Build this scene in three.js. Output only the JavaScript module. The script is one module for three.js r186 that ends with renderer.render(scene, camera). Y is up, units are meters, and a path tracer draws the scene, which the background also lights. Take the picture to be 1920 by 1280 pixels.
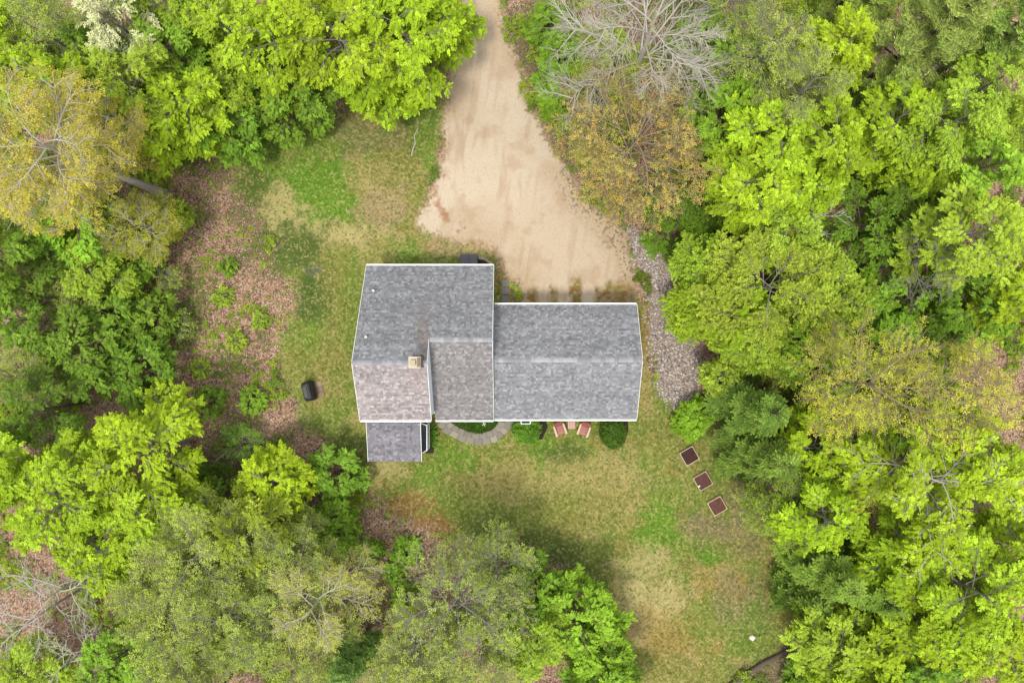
import * as THREE from 'three';
import { mergeGeometries } from 'three/addons/utils/BufferGeometryUtils.js';
import { RoundedBoxGeometry } from 'three/addons/geometries/RoundedBoxGeometry.js';

// ------------------------------------------------------------------ camera, sky, sun, exposure
const scene = new THREE.Scene();
const HC = 47, F = 1269;                       // drone height in metres, focal length in photo pixels
const camera = new THREE.PerspectiveCamera(2 * Math.atan(640 / F) * 180 / Math.PI, 1.5, 0.1, 900);
camera.position.set(0, HC, 0);
camera.up.set(0, 0, -1);
camera.lookAt(0, 0, 0);

const renderer = new THREE.WebGLRenderer({ antialias: true });
renderer.toneMapping = THREE.LinearToneMapping;
renderer.toneMappingExposure = 2.2;
renderer.shadowMap.enabled = true;

{ // bright overcast sky, a little stronger overhead
  const w = 64, h = 32, d = new Float32Array(w * h * 4);
  for (let y = 0; y < h; y++) for (let x = 0; x < w; x++) {
    const el = (y + 0.5) / h * Math.PI - Math.PI / 2, s = Math.max(0, Math.sin(el)), L = 0.52 + 0.28 * s, i = (y * w + x) * 4;
    d[i] = L * 0.985; d[i + 1] = L; d[i + 2] = L * 1.04; d[i + 3] = 1;
  }
  const t = new THREE.DataTexture(d, w, h, THREE.RGBAFormat, THREE.FloatType);
  t.mapping = THREE.EquirectangularReflectionMapping; t.magFilter = THREE.LinearFilter; t.needsUpdate = true;
  scene.background = t; scene.environment = t;
}
const sun = new THREE.DirectionalLight(new THREE.Color().setRGB(1, 0.95, 0.86), 1.5);
sun.position.set(-14, 84, 30); sun.target.position.set(0, 0, 0);
sun.castShadow = true; sun.shadow.radius = 20; sun.shadow.mapSize.set(2048, 2048);
Object.assign(sun.shadow.camera, { left: -60, right: 60, top: 60, bottom: -60, near: 1, far: 220 });
scene.add(sun, sun.target);

// ------------------------------------------------------------------ helpers
const rng = (seed) => { let s = (seed * 2654435761) | 0; return () => { s = (s + 0x6d2b79f5) | 0; let t = Math.imul(s ^ (s >>> 15), 1 | s); t = (t + Math.imul(t ^ (t >>> 7), 61 | t)) ^ t; return ((t ^ (t >>> 14)) >>> 0) / 4294967296; }; };
const lerp = (a, b, t) => a + (b - a) * t, clamp = (x, a = 0, b = 1) => Math.min(b, Math.max(a, x));
const sm = (a, b, x) => { const t = clamp((x - a) / (b - a)); return t * t * (3 - 2 * t); };
const s2l = (c) => { c /= 255; return c <= 0.04045 ? c / 12.92 : Math.pow((c + 0.055) / 1.055, 2.4); };
const BRIGHT = 2.1;                            // how much brighter than its base colour a level matt surface shows under this light
const C = (r, g, b, k) => scaleC(r, g, b, k ? k * 1.2 : BRIGHT), scaleC = (r, g, b, k) => [s2l(r) / k, s2l(g) / k, s2l(b) / k];
const col = (a) => new THREE.Color().setRGB(a[0], a[1], a[2]);
const mixc = (a, b, t) => [lerp(a[0], b[0], t), lerp(a[1], b[1], t), lerp(a[2], b[2], t)];
const PX = (px, h = 0) => (px - 960) * (HC - h) / F, PZ = (py, h = 0) => (py - 640) * (HC - h) / F;
const hash2 = (x, y) => { let h = Math.imul(x, 374761393) + Math.imul(y, 668265263); h = Math.imul(h ^ (h >>> 13), 1274126177); return ((h ^ (h >>> 16)) >>> 0) / 4294967296; };
const noise = (x, y) => { const xi = Math.floor(x), yi = Math.floor(y), fx = x - xi, fy = y - yi, u = fx * fx * (3 - 2 * fx), v = fy * fy * (3 - 2 * fy); return lerp(lerp(hash2(xi, yi), hash2(xi + 1, yi), u), lerp(hash2(xi, yi + 1), hash2(xi + 1, yi + 1), u), v); };
const fbm = (x, y, n = 3) => { let s = 0, a = 0.5, t = 0; for (let i = 0; i < n; i++) { s += a * noise(x, y); t += a; a *= 0.5; x = x * 2.03 + 17.3; y = y * 2.03 + 9.1; } return s / t; };
const mat = (c, o = {}) => new THREE.MeshStandardMaterial({ color: Array.isArray(c) ? col(c) : c, roughness: 0.85, ...o });
const used = new Map();
const numbered = (n) => { const k = used.get(n) ?? 0; used.set(n, k + 1); return k ? n + '_' + String(k).padStart(3, '0') : n; };
const shadows = (o) => { o.castShadow = true; o.receiveShadow = true; return o; };
function tag(o, label, category, group) { o.userData.label = label; o.userData.category = category; if (group) o.userData.group = group; return o; }
function thing(name, label, category, [x, y, z] = [0, 0, 0], turn = 0, group) { const g = new THREE.Group(); g.name = numbered(name); g.position.set(x, y, z); g.rotation.y = turn; scene.add(g); return tag(g, label, category, group); }
function part(name, geo, m, parent, label) { const o = shadows(new THREE.Mesh(geo, m)); o.name = name; parent.add(o); if (label) o.userData.label = label; return o; }
function struct(name, geo, m) { const o = shadows(new THREE.Mesh(geo, m)); o.name = name; o.userData.kind = 'structure'; scene.add(o); return o; }
const box = (w, h, d, x = 0, y = 0, z = 0, ry = 0) => { const g = new THREE.BoxGeometry(w, h, d); if (ry) g.rotateY(ry); return g.translate(x, y, z); };
const rbox = (w, h, d, r, x = 0, y = 0, z = 0) => new RoundedBoxGeometry(w, h, d, 2, r).translate(x, y, z);

// ------------------------------------------------------------------ ground plan (photo pixels of the ground plane)
const GX = 40, GZ = 28, STEP = 0.25, NX = 2 * GX / STEP, NZ = 2 * GZ / STEP;
function field(poly) {                           // signed distance in metres, positive inside
  const p = poly.map(([a, b]) => [PX(a), PZ(b)]), f = new Float32Array((NX + 1) * (NZ + 1));
  for (let j = 0; j <= NZ; j++) for (let i = 0; i <= NX; i++) {
    const x = -GX + i * STEP, z = -GZ + j * STEP; let d = 1e9, inside = false;
    for (let k = 0, l = p.length - 1; k < p.length; l = k++) {
      const [ax, az] = p[l], [bx, bz] = p[k], ex = bx - ax, ez = bz - az, t = clamp(((x - ax) * ex + (z - az) * ez) / (ex * ex + ez * ez));
      d = Math.min(d, Math.hypot(x - ax - ex * t, z - az - ez * t));
      if ((az > z) !== (bz > z) && x < (bx - ax) * (z - az) / (bz - az) + ax) inside = !inside;
    }
    f[j * (NX + 1) + i] = inside ? d : -d;
  }
  return (x, z) => { const u = clamp((x + GX) / STEP, 0, NX - 0.001), v = clamp((z + GZ) / STEP, 0, NZ - 0.001), i = Math.floor(u), j = Math.floor(v), a = u - i, b = v - j, o = j * (NX + 1) + i; return lerp(lerp(f[o], f[o + 1], a), lerp(f[o + NX + 1], f[o + NX + 2], a), b); };
}
const sandF = field([[872, -130], [864, 0], [852, 70], [838, 140], [832, 220], [828, 285], [803, 360], [788, 420], [820, 443], [890, 452], [932, 470], [948, 510], [972, 545], [984, 610], [1165, 610], [1200, 548], [1194, 490], [1174, 440], [1130, 398], [1082, 340], [1042, 290], [1010, 240], [986, 190], [968, 120], [950, 60], [938, 0], [936, -130]]);
const lawnF = field([[846, 120], [800, 110], [740, 170], [690, 196], [600, 215], [540, 200], [480, 235], [452, 290], [444, 350], [490, 410], [512, 455], [500, 480], [545, 520], [552, 580], [524, 640], [520, 700], [560, 790], [625, 850], [690, 925], [740, 975], [850, 1012], [960, 1040], [1040, 1070], [1120, 1130], [1180, 1240], [1190, 1330], [1330, 1330], [1392, 1262], [1452, 1222], [1490, 1180], [1500, 1090], [1450, 1000], [1420, 900], [1352, 800], [1322, 772], [1290, 772], [1240, 740], [1218, 660], [1206, 570], [1195, 540], [1150, 560], [980, 600], [940, 470], [830, 430], [800, 400], [835, 280], [850, 140]]);
const litterF = field([[340, 340], [420, 290], [452, 320], [500, 420], [510, 470], [480, 500], [545, 540], [545, 600], [510, 680], [500, 760], [470, 840], [440, 900], [380, 860], [300, 800], [290, 660], [330, 560], [330, 440]]);
const litterF2 = field([[690, 930], [760, 985], [860, 1015], [900, 1030], [880, 1120], [800, 1150], [700, 1220], [640, 1100], [660, 1000]]);
const stoneF = field([[1182, 430], [1212, 448], [1244, 480], [1262, 515], [1252, 570], [1268, 610], [1316, 625], [1326, 652], [1308, 690], [1300, 740], [1282, 764], [1262, 758], [1240, 735], [1228, 690], [1222, 640], [1219, 570], [1206, 520], [1186, 470]]);
const moss = [118, 152, 30], P = {
  vivid: C(112, 158, 20), mid: C(130, 152, 48), dark: C(88, 112, 30), tan: C(186, 170, 100), straw: C(212, 196, 128), olive: C(150, 148, 64), gold: C(182, 150, 74), rust: C(164, 116, 62), bare: C(196, 166, 124), greybrown: C(150, 136, 96), moss: C(...moss), mulch: C(58, 44, 34), ash: C(126, 122, 118),
};
// [cx, cy, rx, ry, colour, strength] in photo pixels
const patches = [
  [560, 250, 110, 40, 'mid', .8], [590, 350, 75, 72, 'vivid', .95], [625, 385, 60, 30, 'vivid', .8], [500, 300, 60, 60, 'vivid', .55], [780, 190, 50, 70, 'dark', .6], [805, 230, 22, 80, 'vivid', .5], [690, 250, 60, 50, 'greybrown', .45],
  [478, 355, 38, 60, 'dark', .75], [535, 400, 45, 45, 'straw', .7], [650, 440, 90, 28, 'straw', .8], [720, 390, 50, 50, 'bare', .7], [690, 330, 36, 44, 'tan', .6], [560, 460, 62, 46, 'dark', .85], [588, 545, 34, 58, 'dark', .95], [500, 488, 60, 26, 'dark', .6], [590, 505, 22, 10, 'ash', .35], [640, 520, 40, 70, 'olive', .5], [665, 620, 26, 150, 'mid', .7],
  [760, 476, 60, 18, 'vivid', .65], [700, 470, 40, 30, 'tan', .5], [850, 466, 80, 18, 'bare', .6], [945, 520, 26, 50, 'rust', .5], [585, 640, 20, 28, 'vivid', .75], [530, 650, 40, 50, 'mid', .5], [560, 735, 18, 60, 'vivid', .5], [610, 790, 60, 30, 'mid', .6], [650, 850, 60, 36, 'dark', .5], [600, 690, 70, 60, 'olive', .5],
  [850, 858, 44, 34, 'vivid', .8], [1022, 838, 26, 46, 'vivid', .75], [1060, 850, 44, 24, 'dark', .7], [795, 890, 26, 34, 'vivid', .7], [720, 880, 40, 26, 'straw', .5], [840, 950, 40, 30, 'mid', .6], [930, 965, 110, 40, 'mid', .7], [905, 985, 60, 30, 'dark', .6], [985, 905, 110, 45, 'tan', .55], [1150, 890, 90, 50, 'tan', .6], [1110, 960, 120, 40, 'olive', .6], [1070, 1085, 90, 45, 'dark', .65], [1020, 1040, 60, 40, 'dark', .7],
  [1236, 990, 42, 50, 'vivid', .9], [1328, 1045, 19, 17, 'vivid', .9], [1303, 968, 13, 13, 'vivid', .7], [1215, 870, 30, 24, 'vivid', .4], [1262, 780, 46, 40, 'mid', .9], [1240, 830, 40, 60, 'olive', .5], [1330, 990, 60, 30, 'greybrown', .7], [1210, 1060, 60, 34, 'straw', .6], [1230, 1120, 100, 40, 'straw', .75], [1200, 1165, 60, 46, 'straw', .85], [1185, 1175, 30, 30, 'bare', .7], [1270, 1190, 100, 50, 'gold', .6], [1345, 1110, 50, 40, 'gold', .7], [1340, 1160, 60, 50, 'mid', .7], [1400, 1130, 60, 60, 'greybrown', .5], [1430, 1190, 60, 60, 'moss', .6], [1250, 1270, 110, 40, 'olive', .8], [1480, 1080, 40, 100, 'gold', .6], [1400, 960, 40, 90, 'greybrown', .6],
  [745, 950, 60, 22, 'rust', .7], [810, 982, 44, 20, 'rust', .85], [1212, 620, 14, 130, 'gold', .9], [1214, 720, 12, 60, 'tan', .8], [1226, 560, 14, 60, 'olive', .6],
].map(([cx, cy, rx, ry, c, s]) => [PX(cx), PZ(cy), rx / 27, ry / 27, P[c], s]);
const litterA = C(222, 184, 154), litterB = C(156, 116, 88), litterC = C(240, 218, 190), floorD = C(104, 78, 58), floorG = C(88, 104, 40), sandA = C(238, 218, 190), sandB = C(222, 196, 162), sandC = C(192, 154, 114);
function groundAt(x, z) {                        // base colour of the soil, litter, turf or sand at a point, and what it is
  const w = (fbm(x * 0.6, z * 0.6, 3) - 0.5) * 1.6, fine = noise(x * 5.3, z * 5.3), grain = hash2(Math.round(x * 25), Math.round(z * 25)), spot = noise(x * 9 + 40, z * 9);
  const lawn = lawnF(x, z) + w, sand = sandF(x, z) + w * 0.7 + (spot - 0.5) * 0.5, cover = Math.max(litterF(x, z), litterF2(x, z)) + w * 1.2, stone = stoneF(x, z) + w * 0.3;
  // forest floor
  const big = fbm(x * 0.35 + 5, z * 0.35, 3);
  let c = mixc(floorD, litterB, sm(0.25, 0.6, fine)), flecks = noise(x * 17, z * 17) * .6 + hash2(Math.round(x * 25) + 7, Math.round(z * 25)) * .4;
  c = mixc(c, litterA, sm(0.4, 0.62, flecks) * .85);
  c = mixc(c, litterC, sm(0.62, 0.8, flecks) * 0.8);
  c = mixc(c, floorG, sm(0.5, 0.68, big) * 0.6);
  // turf
  const la = sm(-0.35, 0.35, lawn + (fine - 0.5) * 0.9);
  let t = mixc(P.tan, P.olive, sm(0.22, 0.52, fbm(x * 0.5 + 30, z * 0.5, 3)));
  t = mixc(t, P.mid, sm(0.38, 0.62, fbm(x * 0.9 + 80, z * 0.9 + 11, 3)) * 0.85);
  for (const [cx, cz, rx, rz, pc, s] of patches) {
    const dx = (x - cx) / rx, dz = (z - cz) / rz; if (dx * dx + dz * dz > 3) continue;
    t = mixc(t, pc, Math.min(1, s * 1.12) * sm(1.35, 0.5, Math.sqrt(dx * dx + dz * dz) + (fbm(x * 1.1 + cx, z * 1.1, 3) - 0.5) * 1.3 + (fine - 0.5) * 0.35));
  }
  { const q = .55 * noise(x * 7.3 + 3, z * 7.3) + .45 * hash2(Math.round(x * 12.5), Math.round(z * 12.5) + 5); t = mixc(t, P.straw, sm(0.55, 0.82, q) * 0.6); t = mixc(t, P.dark, sm(0.46, 0.18, q) * 0.7); }
  c = mixc(c, t, la);
  // sand and the rubbed edge of the drive
  const edge = sm(-0.5, 0.2, sand) * (1 - sm(0.1, 1.6, sand + w));
  c = mixc(c, mixc(sandC, sandB, fine), edge * 0.75);
  const sa = sm(-0.1, 0.5, sand + (fine - 0.5) * 0.5);
  let s = mixc(sandB, sandA, sm(0.35, 0.62, fbm(x * 0.35, z * 0.35 + 7, 3)));
  s = mixc(s, sandA, sm(0.5, 2.6, sand) * 0.6);
  const px = 960 + x * 27, py = 640 + z * 27;
  { const along = noise(x * 3.1 + z * .5, z * .35 + x * .12), peb = noise(x * 16, z * 16); s = mixc(s, sandC, .3 * sm(.6, .85, along) * sm(.3, .6, fbm(x * .4 + 9, z * .4))); s = mixc(s, C(238, 220, 190), .35 * sm(.62, .9, peb)); s = mixc(s, C(150, 118, 86), .22 * sm(.3, .08, peb)); s = mixc(s, C(196, 158, 118), .35 * sm(.56, .74, fbm(x * .9 + 33, z * .9, 4))); }
  s = mixc(s, sandC, sm(0.62, 0.8, fbm(x * 1.4, z * 0.22, 3)) * 0.45 * sm(420, 300, py));   // lengthwise drag marks up the lane
  if (py > 500 && px > 940 && px < 1200) {       // worn grass between the wheel tracks at the garage
    let track = 0; for (const [tx, tw] of [[978, 9], [1019, 9], [1057, 9], [1103, 9]]) track = Math.max(track, sm(tw + 7, tw - 3, Math.abs(px - tx + (fine - 0.5) * 6)));
    const lower = sm(515, 545, py + (fbm(x * 1.3, z) - 0.5) * 40);
    s = mixc(s, mixc(P.rust, P.olive, sm(0.4, 0.7, spot)), lower * (1 - track) * (0.6 + 0.4 * sm(0.3, 0.6, fine)));
  }
  if (Math.hypot(px - 1150, py - 400) < 130) s = mixc(s, P.greybrown, sm(0.55, 0.72, spot) * sm(2.2, 0.4, sand));
  { const r = Math.hypot((px - 905) / 95, (py - 335) / 108), a = Math.atan2(py - 335, px - 905); if (a > 1.9 && a < 3.3) s = mixc(s, C(186, 128, 88), 0.75 * sm(0.12, 0.03, Math.abs(r - 0.98 + (fine - .5) * .1)) * sm(0.35, 0.6, fbm(x * 2, z * 2))); }
  c = mixc(c, s, sa);
  const st = sm(-0.2, 0.3, stone); c = mixc(c, mixc(C(206, 188, 174), C(156, 138, 126), fine), st);
  const k = 0.84 + 0.32 * grain * (sa > 0.5 ? 0.35 : 1) + (sa > 0.5 ? 0.1 : 0);
  return { c: [c[0] * k, c[1] * k, c[2] * k], kind: stone > 0 ? 'stone' : sand > 0.1 ? 'sand' : lawn > 0 ? 'lawn' : 'wood', sand, lawn, cover, stone };
}
const gh = (x, z) => {                           // gentle swells, level round the house and at the sheet's rim
  const flat = sm(1, 6, Math.max(Math.abs(x + 0.6) - 9, Math.abs(z - 1.3) - 7)), rim = sm(0, 4, Math.min(GX - Math.abs(x), GZ - Math.abs(z)));
  return (fbm(x * 0.16 + 3, z * 0.16, 2) - 0.5) * 0.5 * flat * rim;
};
{
  const TW = 2048, TH = Math.round(2048 * GZ / GX), d = new Uint8Array(TW * TH * 4), b = new Uint8Array(TW * TH * 4);
  const enc = (v) => 255 * clamp(v <= 0.0031308 ? v * 12.92 : 1.055 * Math.pow(v, 1 / 2.4) - 0.055);
  for (let j = 0; j < TH; j++) for (let i = 0; i < TW; i++) {
    const x = -GX + (i + 0.5) / TW * 2 * GX, z = GZ - (j + 0.5) / TH * 2 * GZ, g = groundAt(x, z), o = (j * TW + i) * 4;
    d[o] = enc(g.c[0]); d[o + 1] = enc(g.c[1]); d[o + 2] = enc(g.c[2]); d[o + 3] = 255;
    b[o] = b[o + 1] = b[o + 2] = 255 * (g.kind === 'sand' ? 0.4 + 0.2 * hash2(i, j) : 0.6 * noise(x * 11, z * 11) + 0.4 * hash2(i, j)); b[o + 3] = 255;
  }
  const tex = (data, srgb) => { const t = new THREE.DataTexture(data, TW, TH); t.magFilter = THREE.LinearFilter; t.wrapS = t.wrapT = THREE.MirroredRepeatWrapping; if (srgb) t.colorSpace = THREE.SRGBColorSpace; t.needsUpdate = true; return t; };
  const groundMat = mat(0xffffff, { map: tex(d, true), bumpMap: tex(b), bumpScale: 0.05, roughness: 0.97 });
  const made = { wood: [], lawn: [], sand: [], stone: [] };
  const quad = (list, x0, z0, x1, z1) => { for (const [x, z] of [[x0, z0], [x0, z1], [x1, z1], [x0, z0], [x1, z1], [x1, z0]]) list.push(x, gh(x, z), z); };
  for (let j = 0; j < NZ; j++) for (let i = 0; i < NX; i++) { const x = -GX + i * STEP, z = -GZ + j * STEP; quad(made[groundAt(x + STEP / 2, z + STEP / 2).kind], x, z, x + STEP, z + STEP); }
  const W = 400; quad(made.wood, -W, -W, W, -GZ); quad(made.wood, -W, GZ, W, W); quad(made.wood, -W, -GZ, -GX, GZ); quad(made.wood, GX, -GZ, W, GZ);
  for (const [k, n] of [['wood', 'ground'], ['lawn', 'lawn'], ['sand', 'driveway'], ['stone', 'stone_bed_ground']]) {
    const p = made[k], g = new THREE.BufferGeometry(), uv = new Float32Array(p.length / 3 * 2), nn = new Float32Array(p.length);
    for (let v = 0; v < p.length / 3; v++) { const x = p[v * 3], z = p[v * 3 + 2]; uv[v * 2] = (x + GX) / (2 * GX); uv[v * 2 + 1] = (GZ - z) / (2 * GZ); const e = 0.2, ax = gh(x - e, z) - gh(x + e, z), az = gh(x, z - e) - gh(x, z + e), l = Math.hypot(ax, 2 * e, az); nn[v * 3] = ax / l; nn[v * 3 + 1] = 2 * e / l; nn[v * 3 + 2] = az / l; }
    g.setAttribute('position', new THREE.BufferAttribute(new Float32Array(p), 3)); g.setAttribute('normal', new THREE.BufferAttribute(nn, 3)); g.setAttribute('uv', new THREE.BufferAttribute(uv, 2));
    struct(n, g, groundMat);
  }
}

// ------------------------------------------------------------------ house
const white = mat([0.82, 0.82, 0.80], { roughness: 0.5 }), sidingMat = mat([0.56, 0.60, 0.63], { roughness: 0.7 }), glass = mat([0.03, 0.035, 0.05], { roughness: 0.08, metalness: 0.2 }), darkTrim = mat([0.06, 0.06, 0.065]);
const shingleMat = new THREE.MeshStandardMaterial({ color: 0xffffff, vertexColors: true, roughness: 0.93 });
const deckMat = mat([0.12, 0.12, 0.125]);
const house = thing('house', 'grey-shingled house with white gutters, chimney and attached garage wing', 'house');

function slope(name, x0, x1, za, ya, zb, yb, tone, seed, stain) {   // eave (za, ya) to top (zb, yb)
  const r = rng(seed), L = Math.hypot(zb - za, yb - ya), dz = (zb - za) / L, dy = (yb - ya) / L, ny = Math.abs(dz), nz = -dy * Math.sign(dz);
  const at = (x, s, lift) => [x, ya + dy * s + ny * lift, za + dz * s + nz * lift];
  const deck = new THREE.BufferGeometry(), q = [at(x0, 0, 0), at(x1, 0, 0), at(x1, L, 0), at(x0, L, 0), at(x0, 0, -.14), at(x1, 0, -.14), at(x1, L, -.14), at(x0, L, -.14)];
  deck.setAttribute('position', new THREE.BufferAttribute(new Float32Array(q.flat()), 3));
  deck.setIndex(dz > 0 ? [0, 2, 1, 0, 3, 2, 4, 5, 6, 4, 6, 7, 0, 1, 5, 0, 5, 4, 1, 2, 6, 1, 6, 5, 3, 7, 6, 3, 6, 2, 0, 4, 7, 0, 7, 3] : [0, 1, 2, 0, 2, 3, 4, 6, 5, 4, 7, 6, 0, 5, 1, 0, 4, 5, 1, 6, 2, 1, 5, 6, 3, 6, 7, 3, 2, 6, 0, 7, 4, 0, 3, 7]);
  const flat = deck.toNonIndexed(); flat.computeVertexNormals();
  const roof = part('roof', flat, deckMat, house);
  const pos = [], nor = [], cl = [], EXP = 0.142;
  const quad = (a, b, c, d, n, k) => { for (const v of dz > 0 ? [a, c, b, a, d, c] : [a, b, c, a, c, d]) { pos.push(...v); nor.push(...n); cl.push(...k); } };
  const n = Math.round(L / EXP), e = L / n;
  for (let i = 0; i < n; i++) {
    let x = x0 - r() * 0.3; const row = 0.9 + 0.2 * r();
    while (x < x1) {
      const w = 0.1 + r() * r() * 0.26, a = Math.max(x0, x), b = Math.min(x1, x + w - 0.004); x += w;
      if (b - a < 0.02) continue;
      const u = r(), up = r() < 0.5 ? 0.016 : 0.03;
      let k = (u < 0.2 ? 1.34 : u < 0.6 ? 1.04 : u < 0.85 ? 0.9 : 0.72) * (0.9 + 0.2 * r()) * row * (0.92 + 0.16 * fbm(a * 0.5, i * 0.08 + seed, 2));
      let c = [tone[0] * k, tone[1] * k, tone[2] * k];
      if (stain) { const t = stain(a, za + dz * i * e, r); if (t) c = mixc(c, t.c, t.k); }
      const s0 = i * e, s1 = Math.min(L, s0 + e * 1.25);
      const A = at(a, s0, up), B = at(b, s0, up), D = at(a, s1, 0.003), E = at(b, s1, 0.003);
      quad(A, B, E, D, [0, ny, nz], c);
      quad(at(a, s0, -0.002), at(b, s0, -0.002), B, A, [0, 0.3, -Math.sign(dz)], c);
      quad(at(a, s0, -0.002), A, D, D, [-1, 0.2, 0], c); quad(B, at(b, s0, -0.002), E, E, [1, 0.2, 0], c);
    }
  }
  const g = new THREE.BufferGeometry();
  for (const [k, v] of [['position', pos], ['normal', nor], ['color', cl]]) g.setAttribute(k, new THREE.BufferAttribute(new Float32Array(v), 3));
  const sh = part('shingles', g, shingleMat, roof); sh.userData.kind = 'stuff';
  return roof;
}
const XL = -9.47, XS = -5.05, XR = -1.2, XW = 8.13;
const grey = C(158, 159, 163, 1.7), greyN = grey, greyWarm = C(186, 176, 175, 1.7), greyMid = C(160, 156, 156, 1.7), greyWing = grey, greyWingS = grey;
const zRN = -0.10, yRN = 3.0 + 0.645 * (zRN + 4.92), zRL = 1.26, yRL = 3.0 + 0.645 * (zRL + 4.92);
const streak = (x, z, r) => { const d = Math.abs(x - (-5.42 + 0.25 * Math.sin(z * 1.1)) - (r() - .5) * .3); if (z < -4 || z > 1.0 || d > 0.75) return; const k = sm(0.75, 0.1, d) * sm(-4, 0.3, z) * (0.25 + 0.75 * r()); return { c: r() < 0.35 ? C(120, 100, 84) : r() < 0.6 ? C(150, 138, 110) : C(176, 152, 138), k: k * 0.85 }; };
const blush = (x, z, r) => { const d = Math.hypot((x + 5.7) / 1.1, (z - 2.4) / 0.9); return d < 1 && r() < 0.6 ? { c: C(190, 156, 150), k: 0.5 * (1 - d) } : null; };
const rN = slope('n', XL, XR, -4.92, 3.0, zRN, yRN, greyN, 11, streak);
const rNL = slope('nl', XL, XS, zRN, yRN, zRL, yRL, greyN, 12, streak);
const rSL = slope('sl', XL, XS, 4.9, 4.85, zRL, yRL, greyWarm, 13, blush);
const rSR = slope('sr', XS + 0.06, XR, 5.12, 2.9, zRN, yRN, greyMid, 14);
const zRW = 1.16, yRW = 4.85;
const wN = slope('wn', XR + 0.06, XW, -2.4, 2.9, zRW, yRW, greyWing, 15);
const wS = slope('ws', XR + 0.06, XW, 5.07, 2.85, zRW, yRW, greyWingS, 16);
const sR = slope('s', -9.39, -5.93, 7.83, 2.8, 4.72, 3.5, C(148, 145, 152, 1.7), 17);

// ridge caps, each one a bent strip
function ridge(roof, x0, x1, z, y, pn, ps, tone, seed) {
  const r = rng(seed), n = Math.round((x1 - x0) / 0.29), w = (x1 - x0) / n;
  for (let i = 0; i < n; i++) {
    const g = new THREE.BufferGeometry(), a = 0.15, lo = 0.022, hi = 0.034, f = (x, s, l) => [x, y - (s < 0 ? pn : ps) * Math.abs(s) + l, z + s];
    const xa = x0 + i * w, xb = xa + w * 1.12 > x1 ? x1 : xa + w * 1.12, q = [];
    const face = (A, B, Cc, D) => q.push(...A, ...B, ...Cc, ...A, ...Cc, ...D);
    face(f(xa, -a, hi), f(xa, 0, hi + .012), f(xb, 0, lo + .012), f(xb, -a, lo)); face(f(xa, 0, hi + .012), f(xa, a, hi), f(xb, a, lo), f(xb, 0, lo + .012));
    face(f(xa, -a, hi), f(xb, -a, lo), f(xb, -a, 0), f(xa, -a, 0)); face(f(xb, a, lo), f(xa, a, hi), f(xa, a, 0), f(xb, a, 0));
    face(f(xa, 0, hi + .012), f(xa, -a, hi), f(xa, -a, 0), f(xa, 0, 0)); face(f(xa, a, hi), f(xa, 0, hi + .012), f(xa, 0, 0), f(xa, a, 0));
    g.setAttribute('position', new THREE.BufferAttribute(new Float32Array(q), 3)); g.computeVertexNormals();
    part('ridge_cap', g, capMats[Math.floor(r() * capMats.length)], roof);
  }
}
const capMats = [1.1, 1.25, 1.4, 1.55, 1.7].map((k) => mat(grey.map((v) => v * k), { roughness: 0.93 }));
ridge(rSL, XL, XS, zRL, yRL, 0.645, 0.588, grey, 3);
ridge(rSR, XS + 0.07, XR, zRN, yRN, 0.645, 0.614, grey, 4);
ridge(wS, XR + 0.07, XW, zRW, yRW, 0.548, 0.512, grey, 5);

// gutters and rake boards
const gutter = (roof, x0, x1, z, y, out) => { const g = new RoundedBoxGeometry(x1 - x0, 0.12, 0.115, 2, 0.025).translate((x0 + x1) / 2, y - 0.065, z + out * 0.06); const o = part('gutter', g, white, roof, 'white gutter'); return o; };
gutter(rN, XL, XR, -4.92, 3.0, -1); gutter(rSL, XL, XS, 4.9, 4.85, 1); gutter(rSR, XS + .06, XR, 5.12, 2.9, 1); gutter(wN, XR + .06, XW, -2.4, 2.9, -1); gutter(wS, XR + .06, XW, 5.07, 2.85, 1);
function rake(roof, x, za, ya, zb, yb, w = 0.02) {
  const L = Math.hypot(zb - za, yb - ya), g = new THREE.BoxGeometry(w, 0.19, L - 0.01); g.rotateX(-Math.atan2(yb - ya, zb - za)); g.translate(x, (ya + yb) / 2 - 0.078, (za + zb) / 2);
  part('rake_board', g, white, roof);
}
rake(rN, XL - .02, -4.92, 3, zRN, yRN); rake(rNL, XL - .02, zRN, yRN, zRL, yRL); rake(rSL, XL - .02, 4.9, 4.85, zRL, yRL); rake(rN, XR + .02, -4.92, 3, zRN, yRN); rake(rSR, XR + .02, 5.12, 2.9, zRN, yRN);
rake(rNL, XS + .02, zRN + .02, yRN + .01, zRL, yRL); rake(rSL, XS + .02, 4.9, 4.85, zRL, yRL); rake(wN, XW + .02, -2.4, 2.9, zRW, yRW); rake(wS, XW + .02, 5.07, 2.85, zRW, yRW); rake(sR, -9.41, 7.83, 2.8, 4.72, 3.5); rake(sR, -5.91, 7.83, 2.8, 4.72, 3.5);

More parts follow.
